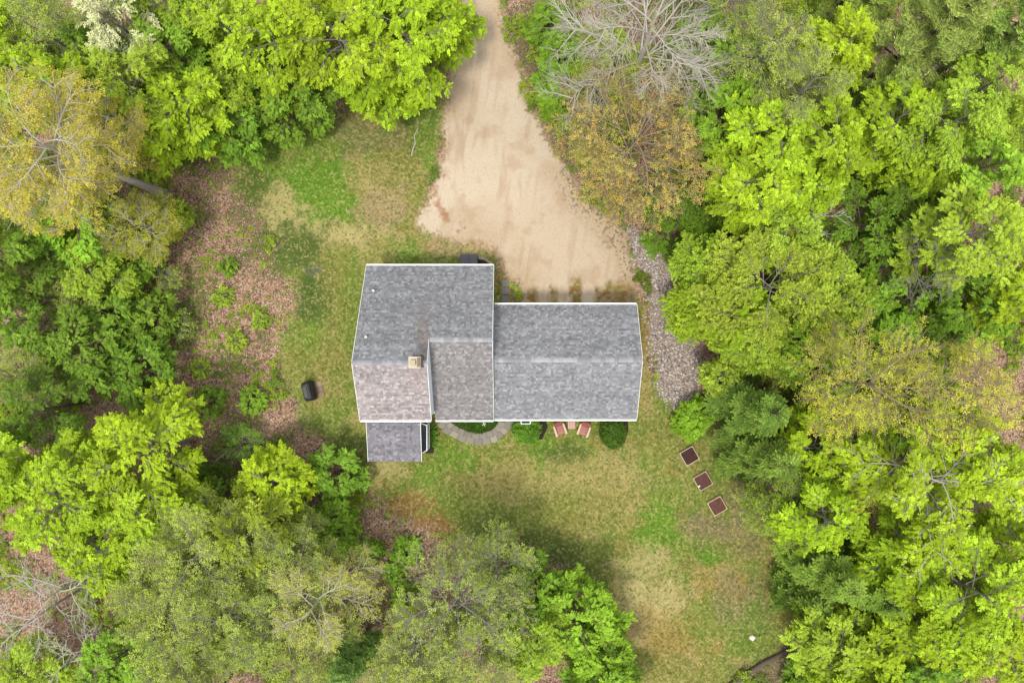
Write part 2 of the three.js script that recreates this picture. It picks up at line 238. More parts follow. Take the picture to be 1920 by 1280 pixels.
// walls: solid gable bodies under the roofs
function body(x0, x1, prof) { const s = new THREE.Shape(prof.map(([z, y]) => new THREE.Vector2(-z, y))); const g = new THREE.ExtrudeGeometry(s, { depth: x1 - x0, bevelEnabled: false }); g.rotateY(Math.PI / 2); g.translate(x0, 0, 0); return g; }
const dn = 0.2;
part('wall', body(-9.2, XS, [[-4.55, -.3], [-4.55, 3.0 + .645 * .37 - dn], [zRL, yRL - dn], [4.6, 4.85 + .588 * .3 - dn], [4.6, -.3]]), sidingMat, house);
part('wall', body(XS, -1.45, [[-4.55, -.3], [-4.55, 3.0 + .645 * .37 - dn], [zRN, yRN - dn], [4.7, 2.9 + .614 * .42 - dn], [4.7, -.3]]), sidingMat, house);
part('wall', body(-1.44, 7.88, [[-2.05, -.3], [-2.05, 2.9 + .548 * .35 - dn], [zRW, yRW - dn], [4.67, 2.85 + .512 * .4 - dn], [4.67, -.3]]), sidingMat, house);
part('wall', body(-9.15, -6.12, [[4.62, -.3], [4.62, 3.5 - dn], [7.6, 2.8 + .05 - dn + .0], [7.6, -.3]]), sidingMat, house);
{ // clapboards of the walls that can be seen past the eaves, each lap a real board
  const laps = (list, name, x0, x1, zc, side) => { const gs = []; for (let y = 0.12; y < list; y += 0.115) { const g = new THREE.BoxGeometry(x1 - x0, 0.11, 0.018); g.rotateX(side * 0.1); gs.push(g.translate((x0 + x1) / 2, y, zc + side * 0.012)); } const o = part(name, mergeGeometries(gs), sidingMat, house); o.userData.kind = 'stuff'; };
  laps(2.85, 'siding', -9.2, -1.45, -4.55, -1); laps(2.75, 'siding', -1.4, 7.88, 4.67, 1); laps(2.8, 'siding', -1.4, 7.88, -2.05, -1);
  // cheek wall between the tall and the low roof: boards cut to the wedge
  const gs = []; for (let y = 3.1; y < 6.9; y += 0.115) {
    const zTopN = y < yRN ? -9 : (y + dn - 3) / .645 - 4.92, zlow = y < yRN ? zRN + (yRN - y) / .614 - 0.05 : zTopN, zhigh = Math.min(4.62, 4.9 - (y + 0.16 - 4.85) / .588);
    const lo = Math.max(zlow, -0.1); if (zhigh - lo < 0.06) continue; gs.push(box(0.02, 0.108, zhigh - lo, XS + 0.012, y, (zhigh + lo) / 2));
  }
  const o = part('siding', mergeGeometries(gs), sidingMat, house, 'pale clapboard cheek wall between two roof levels'); o.userData.kind = 'stuff';
}
// windows, doors
function windowPart(x, y, z, w, h, turn) {
  const g = new THREE.Group(); g.name = 'window'; g.position.set(x, y, z); g.rotation.y = turn; house.add(g);
  part('frame', mergeGeometries([box(w + .16, .08, .07, 0, h / 2 + .04, 0), box(w + .2, .07, .1, 0, -h / 2 - .035, .01), box(.08, h, .07, -w / 2 - .04), box(.08, h, .07, w / 2 + .04), box(w, .04, .05)]), white, g);
  part('pane', box(w, h, .02, 0, 0, -.01), glass, g);
}
windowPart(1.6, 1.5, 4.71, .9, 1.2, 0); windowPart(6.2, 1.5, 4.71, .9, 1.2, 0); windowPart(-7.8, 1.5, -4.6, .9, 1.2, Math.PI); windowPart(-5.6, 1.5, -4.6, .9, 1.2, Math.PI); windowPart(7.93, 1.5, 1.2, .9, 1.2, Math.PI / 2); windowPart(-9.25, 1.6, -1.5, .9, 1.2, -Math.PI / 2); windowPart(-9.25, 4.6, 1.1, .9, 1.2, -Math.PI / 2);
for (const cx of [1.42, 4.45]) {
  const g = new THREE.Group(); g.name = 'garage_door'; g.position.set(cx, 1.07, -2.1); house.add(g);
  part('frame', mergeGeometries([box(2.75, .14, .08, 0, 1.14, 0), box(.14, 2.2, .08, -1.31, 0, 0), box(.14, 2.2, .08, 1.31, 0, 0)]), white, g);
  for (let k = 0; k < 4; k++) part('panel', rbox(2.46, .52, .04, .012, 0, -.8 + k * .535, -.01), white, g);
}
{ const g = new THREE.Group(); g.name = 'door'; g.position.set(-3.6, 1.05, 4.74); house.add(g); part('leaf', rbox(.92, 2.05, .05, .01), mat([.32, .05, .04]), g); part('frame', mergeGeometries([box(.1, 2.15, .07, -.52), box(.1, 2.15, .07, .52), box(1.14, .1, .07, 0, 1.09)]), white, g); part('handle', new THREE.SphereGeometry(.035, 10, 8).translate(.36, -.05, .05), darkTrim, g); }
{ // open awning window beside the round bush
  const g = new THREE.Group(); g.name = 'window'; g.position.set(.93, 1.75, 4.7); house.add(g); g.userData.label = 'white awning window propped open';
  const f = mergeGeometries([box(.66, .05, .05, 0, 0, 0), box(.66, .05, .05, 0, -.98, 0), box(.05, .98, .05, -.31, -.49, 0), box(.05, .98, .05, .31, -.49, 0)]); f.rotateX(-1.05); part('frame', f, white, g);
  const p = box(.56, .92, .012, 0, -.49, 0); p.rotateX(-1.05); part('pane', p, glass, g);
}
{ // sloping-glass garden window on the side of the low back room
  const g = new THREE.Group(); g.name = 'window'; house.add(g); g.userData.label = 'projecting white garden window with dark sloping glass';
  const x0 = -6.1, x1 = -5.66, za = 5.35, zb = 7.45, zi = .22, yt = 2.45, ym = 2.05, yb = .9;
  const quadG = (a, b, c, d) => { const q = new THREE.BufferGeometry(); q.setAttribute('position', new THREE.BufferAttribute(new Float32Array([...a, ...b, ...c, ...a, ...c, ...d]), 3)); q.computeVertexNormals(); return q; };
  for (const [a, b, c, d] of [[[x0, yt, za], [x0, yt, zb], [x1, ym, zb - zi], [x1, ym, za + zi]], [[x1, ym, za + zi], [x1, ym, zb - zi], [x1, yb, zb - zi], [x1, yb, za + zi]], [[x0, yt, za], [x1, ym, za + zi], [x1, yb, za + zi], [x0, yb, za]], [[x0, yt, zb], [x0, yb, zb], [x1, yb, zb - zi], [x1, ym, zb - zi]]]) part('pane', quadG(a, b, c, d), glass, g);
  const bar = (a, b, t = .035) => { const A = new THREE.Vector3(...a), B = new THREE.Vector3(...b), m = new THREE.CylinderGeometry(t, t, A.distanceTo(B), 6); m.applyQuaternion(new THREE.Quaternion().setFromUnitVectors(new THREE.Vector3(0, 1, 0), B.clone().sub(A).normalize())); return m.translate(...A.add(B).multiplyScalar(.5).toArray()); };
  part('frame', mergeGeometries([bar([x0, yt, za], [x1, ym, za + zi]), bar([x0, yt, zb], [x1, ym, zb - zi]), bar([x1, ym, za + zi], [x1, ym, zb - zi]), bar([x1, yb, za + zi], [x1, yb, zb - zi]), bar([x1, yb, za + zi], [x1, ym, za + zi]), bar([x1, yb, zb - zi], [x1, ym, zb - zi]), bar([x0, yb, za], [x1, yb, za + zi]), bar([x0, yb, zb], [x1, yb, zb - zi]), bar([x0, yt, za - .02], [x0, yt, zb + .02], .05)]), white, g);
}
{ // chimney
  const g = new THREE.Group(); g.name = 'chimney'; house.add(g); g.position.set(-5.58, 0, 1.2);
  const stone = mat(C(214, 196, 164)), dark = mat(C(150, 134, 112));
  part('stack', rbox(.62, 3.0, .62, .02, 0, 6.6, 0), dark, g); part('cap', rbox(.7, .09, .68, .02, -.02, 8.14, 0), mat(C(236, 222, 194)), g); part('flue', mergeGeometries([rbox(.3, .18, .3, .03, -.1, 8.27, 0)]), stone, g); part('flashing', box(.72, .05, .72, 0, 6.88, -.02), darkTrim, g); part('chase_cover', rbox(.16, .13, .52, .02, .22, 8.25, 0), dark, g);
}
for (const [px, py] of [[701, 543], [687, 632]]) { // vent pipes through the back slope
  const z = PZ(py, 5.2), y = 3 + .645 * (z + 4.92), x = PX(px, y), g = new THREE.Group(); g.name = 'vent_pipe'; g.position.set(x, y, z); house.add(g);
  const p = new THREE.LatheGeometry([[.075, -.1], [.075, .3], [.05, .3], [.05, .2], [0, .2]].map((a) => new THREE.Vector2(...a)), 12); part('pipe', p, white, g);
  const b = new THREE.CylinderGeometry(.07, .12, .1, 12); part('boot', b.translate(0, .03, 0), deckMat, g);
}
{ // second small vent by the ridge corner
  const p = new THREE.CylinderGeometry(.035, .035, .25, 10).translate(-9.2, 6.9, 1.45); part('vent_pipe', p, white, house);
}

// ------------------------------------------------------------------ paved paths
const rockGeo = (seed, n = 1) => { const g = new THREE.IcosahedronGeometry(1, n), p = g.attributes.position, r = rng(seed), off = [r() * 9, r() * 9, r() * 9]; for (let i = 0; i < p.count; i++) { const x = p.getX(i), y = p.getY(i), z = p.getZ(i), k = 0.72 + 0.5 * noise(x * 1.7 + off[0] + z, y * 1.7 + off[1] - z); p.setXYZ(i, x * k, y * k * .7, z * k); } g.computeVertexNormals(); return g; };
{
  const path = new THREE.Group(); path.name = 'path'; path.userData.kind = 'structure'; scene.add(path);
  const outer = [[812, 789], [836, 811], [866, 826], [898, 834], [930, 828], [950, 810], [964, 787]], inner = [[838, 787], [852, 797], [872, 807], [900, 813], [922, 807], [932, 796], [936, 786]];
  const samp = (l, t) => { const f = clamp(t) * (l.length - 1), i = Math.min(l.length - 2, Math.floor(f)), a = f - i; return [lerp(l[i][0], l[i + 1][0], a), lerp(l[i][1], l[i + 1][1], a)]; };
  const r = rng(77), mats = [[182, 172, 156], [170, 162, 150], [192, 182, 164], [160, 152, 140]].map((c) => mat(C(...c), { roughness: .9 }));
  for (let i = 0; i < 11; i++) for (let j = 0; j < 2; j++) {
    const ta = (i + (j ? .4 : 0)) / 12 + .003, tb = (i + 1 + (j ? .4 : 0)) / 12 - .003 + .03 * (i === 10), v0 = j ? .5 + .02 : 0, v1 = j ? 1 + .1 * r() : .485, pt = (t, v) => { const a = samp(inner, t), b = samp(outer, t); return [PX(lerp(a[0], b[0], v)), PZ(lerp(a[1], b[1], v))]; }, o = (j ? .5 : 0) / 11 * 0;
    const ring = [[ta, v0], [(ta + tb) / 2, v0 - .02 * r()], [tb, v0], [tb, lerp(v0, v1, .55)], [tb - .004 * r(), v1], [(ta + tb) / 2, v1 + .06 * r()], [ta + .004 * r(), v1 - .02 * r()], [ta, lerp(v0, v1, .5)]].map(([t, v]) => pt(t + o, v));
    const s = new THREE.Shape(ring.map(([x, z]) => new THREE.Vector2(x, -z))), g = new THREE.ExtrudeGeometry(s, { depth: .05, bevelEnabled: true, bevelSize: .008, bevelThickness: .01, bevelSegments: 1 }); g.rotateX(-Math.PI / 2); g.translate(0, -.02 + r() * .012, 0);
    part('flagstone', g, mats[Math.floor(r() * 4)], path);
  }
  const steps = new THREE.Group(); steps.name = 'path_001'; steps.userData.kind = 'structure'; scene.add(steps);
  for (const [px, py, a] of [[947, 531, .04], [948, 546, -.03], [947, 560, .02], [946, 574, -.02]]) { const p = part('paver', rbox(.5, .06, .44, .012), mat(C(150, 148, 142)), steps); p.position.set(PX(px), .02, PZ(py)); p.rotation.y = a; }
}

// ------------------------------------------------------------------ things round the house
{ // cellar bulkhead with two leaves
  const x0 = PX(862.5), x1 = PX(896), z0 = PZ(478), z1 = -4.52, g = thing('cellar_bulkhead', 'dark grey double-leaf cellar bulkhead against the house wall', 'bulkhead', [(x0 + x1) / 2, 0, z1]);
  const w = x1 - x0, d = z1 - z0, m = mat([.035, .036, .042], { roughness: .55 }), sl = Math.atan2(.55, d);
  const s = new THREE.Shape([[0, -.2], [0, .78], [d, .22], [d, -.2]].map((a) => new THREE.Vector2(...a))), sg = new THREE.ExtrudeGeometry(s, { depth: w - .02, bevelEnabled: false }); sg.rotateY(Math.PI / 2); sg.translate(-w / 2 + .01, 0, 0); part('frame', sg, m, g);
  for (const k of [-1, 1]) { const p = rbox(w / 2 - .018, .035, d / Math.cos(sl) + .03, .01); p.rotateX(-sl); p.translate(k * w / 4, .53, -d / 2); const leaf = part('door', p, mat([.045, .047, .055], { roughness: .5 }), g); part('handle', new THREE.TorusGeometry(.05, .01, 6, 12).rotateX(Math.PI / 2 - sl).translate(k * .12, .4, -d * .72), darkTrim, leaf); }
}
const mulchMat = mat(P.mulch, { roughness: 1 });
function bed(name, pts, label, lift = .03, m = mulchMat) { // a low mound of bark mulch
  const s = new THREE.Shape(pts.map(([a, b]) => new THREE.Vector2(PX(a), -PZ(b)))); const g = new THREE.ExtrudeGeometry(s, { depth: lift, bevelEnabled: true, bevelSize: .05, bevelThickness: .03, bevelSegments: 2, curveSegments: 6 }); g.rotateX(-Math.PI / 2); g.translate(0, -.02, 0);
  const o = struct(name, g, m); return o;
}
bed('mulch_bed', [[897, 485], [910, 487], [921, 497], [922, 512], [897, 512]]);
bed('mulch_bed_001', [[962, 786], [1022, 786], [1026, 800], [1016, 822], [992, 830], [972, 822], [958, 806]]);
bed('mulch_bed_002', [[1126, 784], [1176, 784], [1177, 806], [1170, 830], [1150, 838], [1134, 832], [1126, 812]]);
bed('mulch_bed_003', [[798, 800], [818, 802], [815, 828], [812, 848], [798, 848]]);
bed('mulch_bed_004', [[838, 780], [934, 780], [930, 798], [918, 806], [898, 811], [872, 805], [850, 794]]);
{ const r = rng(5), ms = [[206, 190, 160], [186, 172, 150]].map((c) => mat(C(...c))); for (let i = 0; i < 8; i++) { const a = i / 7, o = part(numbered('edging_stone'), rockGeo(i + 60), ms[i % 2], scene); o.position.set(PX(899 + 24 * a), .05, PZ(484 + 13 * a * a)); o.scale.setScalar(.09 + .05 * r()); tag(o, 'small pale stone edging the mulch beside the cellar bulkhead', 'stone', 'stones edging the mulch by the bulkhead'); } }

function chair(px, py, dx, dy, label) { // slatted garden armchair, low reclined back
  const x = PX(px, .4), z = PZ(py, .4), g = thing('garden_chair', label, 'chair', [x, gh(x, z), z], Math.atan2(dx, dy), 'pink garden chairs');
  const red = mat(C(190, 104, 92, 1.5)), seatM = mat(C(214, 150, 138, 1.5)), arm = mat(C(238, 206, 180, 1.5));
  for (let i = 0; i < 6; i++) { const p = rbox(.52, .022, .082, .006); p.rotateX(.2); p.translate(0, .34 - .02 * (i - 5) - .06, .32 - i * .092 + .02); part('seat_slat', p, i % 2 ? seatM : mat(C(206, 140, 128, 1.5)), g); }
  for (let i = 0; i < 6; i++) { const u = (i - 2.5) / 2.5, h = .78 - .16 * u * u, p = rbox(.1, h, .022, .006, 0, h / 2, 0); p.rotateZ(-u * .14); p.rotateX(-.5); p.translate(u * .22, .27, -.18); part('back_slat', p, red, g); }
  for (const k of [-1, 1]) {
    const s = new THREE.Shape(); s.moveTo(-.06, -.36); s.lineTo(.05, -.36); s.quadraticCurveTo(.08, .1, .07, .36); s.quadraticCurveTo(0, .42, -.07, .36); s.quadraticCurveTo(-.06, 0, -.06, -.36);
    const a = new THREE.ExtrudeGeometry(s, { depth: .022, bevelEnabled: true, bevelSize: .005, bevelThickness: .005, bevelSegments: 1 }); a.rotateX(Math.PI / 2); a.translate(k * .34, .57, .06); part('arm', a, arm, g);
    part('leg', rbox(.03, .55, .09, .006, k * .3, .275, .33), red, g); part('leg', rbox(.03, .55, .09, .006, k * .3, .275, -.22), red, g); const rail = rbox(.025, .1, .85, .006); rail.rotateX(.16); rail.translate(k * .27, .22, -.05); part('rail', rail, red, g);
  }
}
chair(1049.5, 804, 5, 15.5, 'pink slatted garden chair between the small table and brighter round bush'); chair(1095, 805, -6, 16.5, 'pink slatted garden chair between the small table and darker round bush');
{ const x = PX(1072, .45), z = PZ(797, .45), g = thing('side_table', 'small square pink slatted table between two garden chairs', 'table', [x, gh(x, z), z]); const a = mat(C(226, 168, 156, 1.5)), b = mat(C(240, 196, 184, 1.5)); for (let i = 0; i < 6; i++) part('slat', rbox(.078, .022, .5, .005, -.215 + i * .086, .45, 0), i % 2 ? a : b, g); for (const sx of [-1, 1]) for (const sz of [-1, 1]) part('leg', rbox(.045, .44, .045, .006, sx * .19, .22, sz * .19), a, g); for (const k of [-1, 1]) part('apron', box(.335, .06, .02, 0, .4, k * .19), a, g); }

{ // raised beds
  const wood = [[232, 210, 176], [222, 198, 164]].map((c) => mat(C(...c, 1.5), { roughness: .8 }));
  const spots = [[1293.5, 855, 'darkest damp soil', 'wooden raised bed of dark bare soil, first from the green bush', [74, 46, 40]], [1319.5, 902.5, 'tag', 'wooden raised bed of brown soil holding a small white plant tag', [104, 68, 58]], [1346.5, 949.5, '', 'wooden raised bed of reddish soil at the end away from the bush', [112, 72, 62]]];
  spots.forEach(([px, py, , label, sc], n) => {
    const x = PX(px, .25), z = PZ(py, .25), y = gh(x, z), g = thing('raised_bed', label, 'raised bed', [x, y, z], .52, 'raised garden beds'), S = 1.04, H = .28, r = rng(40 + n);
    for (const [sx, sz] of [[0, 1], [0, -1], [1, 0], [-1, 0]]) part('board', sz ? rbox(S, H + .1, .042, .008, 0, H / 2 - .05, sz * (S / 2 - .02)) : rbox(.042, H + .1 - .004, S - .09, .008, sx * (S / 2 - .02), H / 2 - .05, 0), wood[n % 2], g);
    for (const sx of [-1, 1]) for (const sz of [-1, 1]) part('corner_post', rbox(.05, H + .06, .05, .006, sx * (S / 2 - .068), H / 2 - .05, sz * (S / 2 - .068)), wood[1], g);
    const soil = new THREE.PlaneGeometry(S - .1, S - .1, 26, 26); soil.rotateX(-Math.PI / 2); const p = soil.attributes.position, cc = []; const base = C(...sc, 1.5);
    for (let i = 0; i < p.count; i++) { const a = p.getX(i) * 9 + n * 20, b = p.getZ(i) * 9; p.setY(i, H - .1 + .05 * fbm(a * .7, b * .7) + .03 * r()); const k = .75 + .5 * fbm(a, b, 2); cc.push(base[0] * k, base[1] * k, base[2] * k); }
    soil.setAttribute('color', new THREE.BufferAttribute(new Float32Array(cc), 3)); soil.computeVertexNormals(); part('soil', soil, new THREE.MeshStandardMaterial({ vertexColors: true, roughness: 1 }), g);
  });
  const x = PX(1312, .3), z = PZ(912, .3), tg = thing('plant_tag', 'small white plant tag stuck in the soil of a raised bed', 'plant tag', [x, gh(x, z) + .2, z], .6); part('stake', box(.02, .16, .01, 0, .04, 0), white, tg); part('card', box(.13, .008, .09, 0, .12, 0), white, tg);
}
{ // covered grill on its paver pad
  const x = PX(578, .7), z = PZ(733, .7), g = thing('covered_grill', 'black-covered barbecue grill beside brown pavers on the lawn', 'grill', [x, gh(x, z), z], .24);
  const cov = new RoundedBoxGeometry(.72, 1.12, 1.42, 6, .2), p = cov.attributes.position; for (let i = 0; i < p.count; i++) { let a = p.getX(i), b = p.getY(i), c = p.getZ(i); const top = sm(.1, .55, b), k = 1 - .16 * top + .03 * Math.sin(c * 17 + b * 6) * (1 - top); a *= k; c *= 1 - .1 * top - .06 * sm(.4, .7, Math.abs(c)) * Math.abs(a); if (b > .3) b -= .09 * sm(.36, .72, Math.abs(c)) + .04 * sm(.1, .35, a); p.setXYZ(i, a, b + .56 + .012 * Math.sin(c * 23 + a * 9), c); } cov.computeVertexNormals();
  part('cover', cov, mat([.012, .012, .014], { roughness: .6 }), g);
  const hump = new RoundedBoxGeometry(.3, .1, .82, 4, .045).translate(-.08, 1.1, .02); part('lid_bulge', hump, mat([.02, .02, .024], { roughness: .55 }), g);
  for (const k of [-1, 1]) part('handle', new THREE.CylinderGeometry(.018, .018, .3, 8).rotateX(Math.PI / 2).translate(.02, .94, k * .56), mat([.02, .02, .02], { roughness: .4 }), g);
  const pad = thing('paver_pad', 'brown square paver pad beside the covered grill', 'paving', [PX(594), gh(PX(594), PZ(731)), PZ(731)], .26), r = rng(9), ms = [[178, 148, 122], [164, 138, 114], [190, 160, 132]].map((c) => mat(C(...c)));
  for (let i = 0; i < 2; i++) for (let j = 0; j < 3; j++) part('paver', rbox(.44, .06, .36, .012, -.23 + i * .46, .01 + .008 * r(), -.38 + j * .38), ms[Math.floor(r() * 3)], pad);
}
{ // planter pot, pinwheel, stump, stones, logs
  const pot = thing('plant_pot', 'black round plant pot at the end of the fern bed', 'pot', [PX(804, .35), 0, PZ(839, .35)]); const m = mat([.02, .02, .022], { roughness: .5 });
  part('pot', new THREE.LatheGeometry([[0, .02], [.19, .02], [.25, .36], [.27, .36], [.27, .4], [.235, .4], [.22, .32], [0, .32]].map((a) => new THREE.Vector2(...a)), 24), m, pot); part('soil', new THREE.CylinderGeometry(.22, .22, .04, 20).translate(0, .32, 0), mulchMat, pot);
  const pw = thing('pinwheel', 'small white four-bladed pinwheel in the green front bed', 'pinwheel', [PX(907.5, .6), 0, PZ(795, .6)], .5); part('stake', new THREE.CylinderGeometry(.01, .01, .6, 8).translate(0, .3, 0), darkTrim, pw);
  for (let i = 0; i < 4; i++) { const s = new THREE.Shape(); s.moveTo(0, 0); s.quadraticCurveTo(.05, .07, 0, .17); s.quadraticCurveTo(-.02, .08, 0, 0); const b = new THREE.ExtrudeGeometry(s, { depth: .008, bevelEnabled: false }); b.rotateX(-Math.PI / 2 + .3); b.rotateY(i * Math.PI / 2); b.translate(0, .61, 0); part('blade', b, white, pw); }
  const sx = PX(474, .3), sz = PZ(269, .3), st = thing('tree_stump', 'round pale sawn stump at the edge of the lawn and leaf litter', 'stump', [sx, gh(sx, sz), sz]);
  const sg = new THREE.CylinderGeometry(.42, .52, .5, 26, 3), sp = sg.attributes.position; for (let i = 0; i < sp.count; i++) { const a = Math.atan2(sp.getZ(i), sp.getX(i)), k = 1 + .1 * (noise(a * 2 + 9, 4) - .5); sp.setX(i, sp.getX(i) * k); sp.setZ(i, sp.getZ(i) * k); } sg.computeVertexNormals(); part('bark', sg.translate(0, .1, 0), mat(C(120, 100, 80)), st);
  const top = new THREE.RingGeometry(.001, .41, 40, 14); top.rotateX(-Math.PI / 2); const tp = top.attributes.position, tc = []; for (let i = 0; i < tp.count; i++) { const d = Math.hypot(tp.getX(i), tp.getZ(i)), k = .8 + .22 * noise(d * 40, 2) + .2 * noise(tp.getX(i) * 14, tp.getZ(i) * 14) - .1, b = C(214, 192, 160, 1.5); tc.push(b[0] * k, b[1] * k, b[2] * k); } top.setAttribute('color', new THREE.BufferAttribute(new Float32Array(tc), 3)); part('cut_face', top.translate(0, .354, 0), new THREE.MeshStandardMaterial({ vertexColors: true, roughness: .95 }), st);
  const bx = PX(1411, .1), bz = PZ(1195, .1), o = part('white_stone', rockGeo(91, 2), mat(C(244, 236, 224, 1.3)), scene); o.position.set(bx, gh(bx, bz) + .08, bz); o.scale.set(.22, .2, .2); tag(o, 'single white stone on the mossy lawn by the fallen log', 'stone');
}
function log(name, pts, r0, r1, c, label, cat, seed) {
  const v = pts.map(([a, b, h]) => { const x = PX(a), z = PZ(b); return new THREE.Vector3(x, gh(x, z) + h, z); }), W = new Wood(); W.tube(v, v.map((_, i) => lerp(r0, r1, i / (v.length - 1))), 9, seed);
  const g = thing(name, label, cat, v[0].toArray()); const o = part('bark', W.geometry().translate(-v[0].x, -v[0].y, -v[0].z), c, g); return o;
}

// ------------------------------------------------------------------ wood and leaves
const V3 = (x, y, z) => new THREE.Vector3(x, y, z);
class Wood {
  constructor() { this.p = []; this.n = []; this.i = []; }
  tube(pts, rad, sides = 5, seed = 1) {
    const base = this.p.length / 3, T = V3(), A = V3(), B = V3(), up = V3(0.31, 0.2, 0.93);
    for (let k = 0; k < pts.length; k++) {
      T.copy(pts[Math.min(k + 1, pts.length - 1)]).sub(pts[Math.max(k - 1, 0)]).normalize(); if (T.lengthSq() < .5) T.set(0, 1, 0);
      A.crossVectors(T, up); if (A.lengthSq() < 1e-3) A.set(1, 0, 0); A.normalize(); B.crossVectors(T, A);
      for (let s = 0; s < sides; s++) {
        const a = s / sides * Math.PI * 2, c = Math.cos(a), d = Math.sin(a), r = rad[k] * (sides > 6 ? 0.9 + 0.25 * hash2(s * 7 + seed, Math.floor(k / 2) + seed) : 1);
        const nx = A.x * c + B.x * d, ny = A.y * c + B.y * d, nz = A.z * c + B.z * d;
        this.p.push(pts[k].x + nx * r, pts[k].y + ny * r, pts[k].z + nz * r); this.n.push(nx, ny, nz);
      }
      if (k) for (let s = 0; s < sides; s++) { const a = base + (k - 1) * sides + s, b = base + (k - 1) * sides + (s + 1) % sides, c = a + sides, d = b + sides; this.i.push(a, b, c, b, d, c); }
    }
    for (const k of [0, pts.length - 1]) { const c = this.p.length / 3, o = base + k * sides; this.p.push(pts[k].x, pts[k].y, pts[k].z); this.n.push(0, k ? 1 : -1, 0); for (let s = 0; s < sides; s++) this.i.push(c, k ? o + s : o + (s + 1) % sides, k ? o + (s + 1) % sides : o + s); }
  }
  geometry() { const g = new THREE.BufferGeometry(); g.setAttribute('position', new THREE.BufferAttribute(new Float32Array(this.p), 3)); g.setAttribute('normal', new THREE.BufferAttribute(new Float32Array(this.n), 3)); g.setIndex(this.i); return g; }
}
// a sprig: a few leaves round a short twig lying along +x
function sprig({ n = 9, len = 0.4, leaf = 0.13, wide = 0.6, spread = 0.8, tilt = 0.35, seed = 1, needle = false }) {
  const r = rng(seed), pos = [], nor = [], idx = [];
  for (let k = 0; k < n; k++) {
    const t = (k + .4) / n, side = k % 2 ? 1 : -1, a = needle ? side * (0.7 + .3 * r()) : side * spread * (0.6 + 0.7 * r()) * (1 - t * .5), L = leaf * (0.75 + .5 * r()), w = L * wide * .5;
    const o = V3((t - .35) * len, (r() - .5) * .08, (r() - .5) * .05), q = new THREE.Quaternion().setFromEuler(new THREE.Euler((r() - .5) * 2 * tilt, -a, (r() - .6) * 2 * tilt, 'YXZ'));
    const pt = (x, y, z) => V3(x, y, z).applyQuaternion(q).add(o), f = -w * .35 * (r() + .3);
    const vs = [pt(0, 0, 0), pt(L * .5, f, w), pt(L, -L * .12, 0), pt(L * .5, f, -w), pt(L * .5, 0, 0)], b = pos.length / 3;
    for (const v of vs) pos.push(v.x, v.y, v.z);
    const nn = V3(0, 1, 0).applyQuaternion(q); for (let j = 0; j < 5; j++) nor.push(nn.x, nn.y, nn.z);
    idx.push(b, b + 1, b + 4, b + 1, b + 2, b + 4, b + 2, b + 3, b + 4, b + 3, b, b + 4);
  }
  const g = new THREE.BufferGeometry(); g.setAttribute('position', new THREE.BufferAttribute(new Float32Array(pos), 3)); g.setAttribute('normal', new THREE.BufferAttribute(new Float32Array(nor), 3)); g.setIndex(idx); return g;
}
const leafMat = new THREE.MeshPhysicalMaterial({ color: 0xffffff, roughness: 1, transmission: 0.26, thickness: 0, specularIntensity: 0.25, side: THREE.DoubleSide });
const petalMat = new THREE.MeshPhysicalMaterial({ color: 0xffffff, roughness: 1, transmission: 0.25, thickness: 0, specularIntensity: 0.2, side: THREE.DoubleSide });
const S = {
  maple: sprig({ n: 8, len: .3, leaf: .15, wide: .72, tilt: .5, spread: 1, seed: 1 }), fine: sprig({ n: 9, len: .28, leaf: .1, wide: .65, tilt: .6, spread: 1.1, seed: 2 }), bud: sprig({ n: 8, len: .34, leaf: .085, wide: .6, tilt: .8, spread: 1.3, seed: 3 }),
  hemlock: sprig({ n: 12, len: .46, leaf: .17, wide: .4, needle: true, tilt: .3, seed: 4 }), pine: sprig({ n: 14, len: .24, leaf: .22, wide: .2, spread: 2.6, tilt: .9, seed: 5 }), flower: sprig({ n: 10, len: .26, leaf: .085, wide: .9, tilt: .7, spread: 1.5, seed: 6 }), box: sprig({ n: 9, len: .2, leaf: .075, wide: .6, tilt: .6, spread: 1.4, seed: 7 }), fern: sprig({ n: 12, len: .4, leaf: .14, wide: .5, seed: 8, needle: true, tilt: .25 }), cover: sprig({ n: 7, len: .22, leaf: .11, wide: .7, tilt: .5, spread: 1.8, seed: 9 }),
};
const K = 1.16, bark = { grey: mat(C(158, 150, 138)), pale: mat(C(226, 217, 202)), brown: mat(C(120, 102, 86)), dark: mat(C(92, 78, 66)), tan: mat(C(176, 158, 124)) };
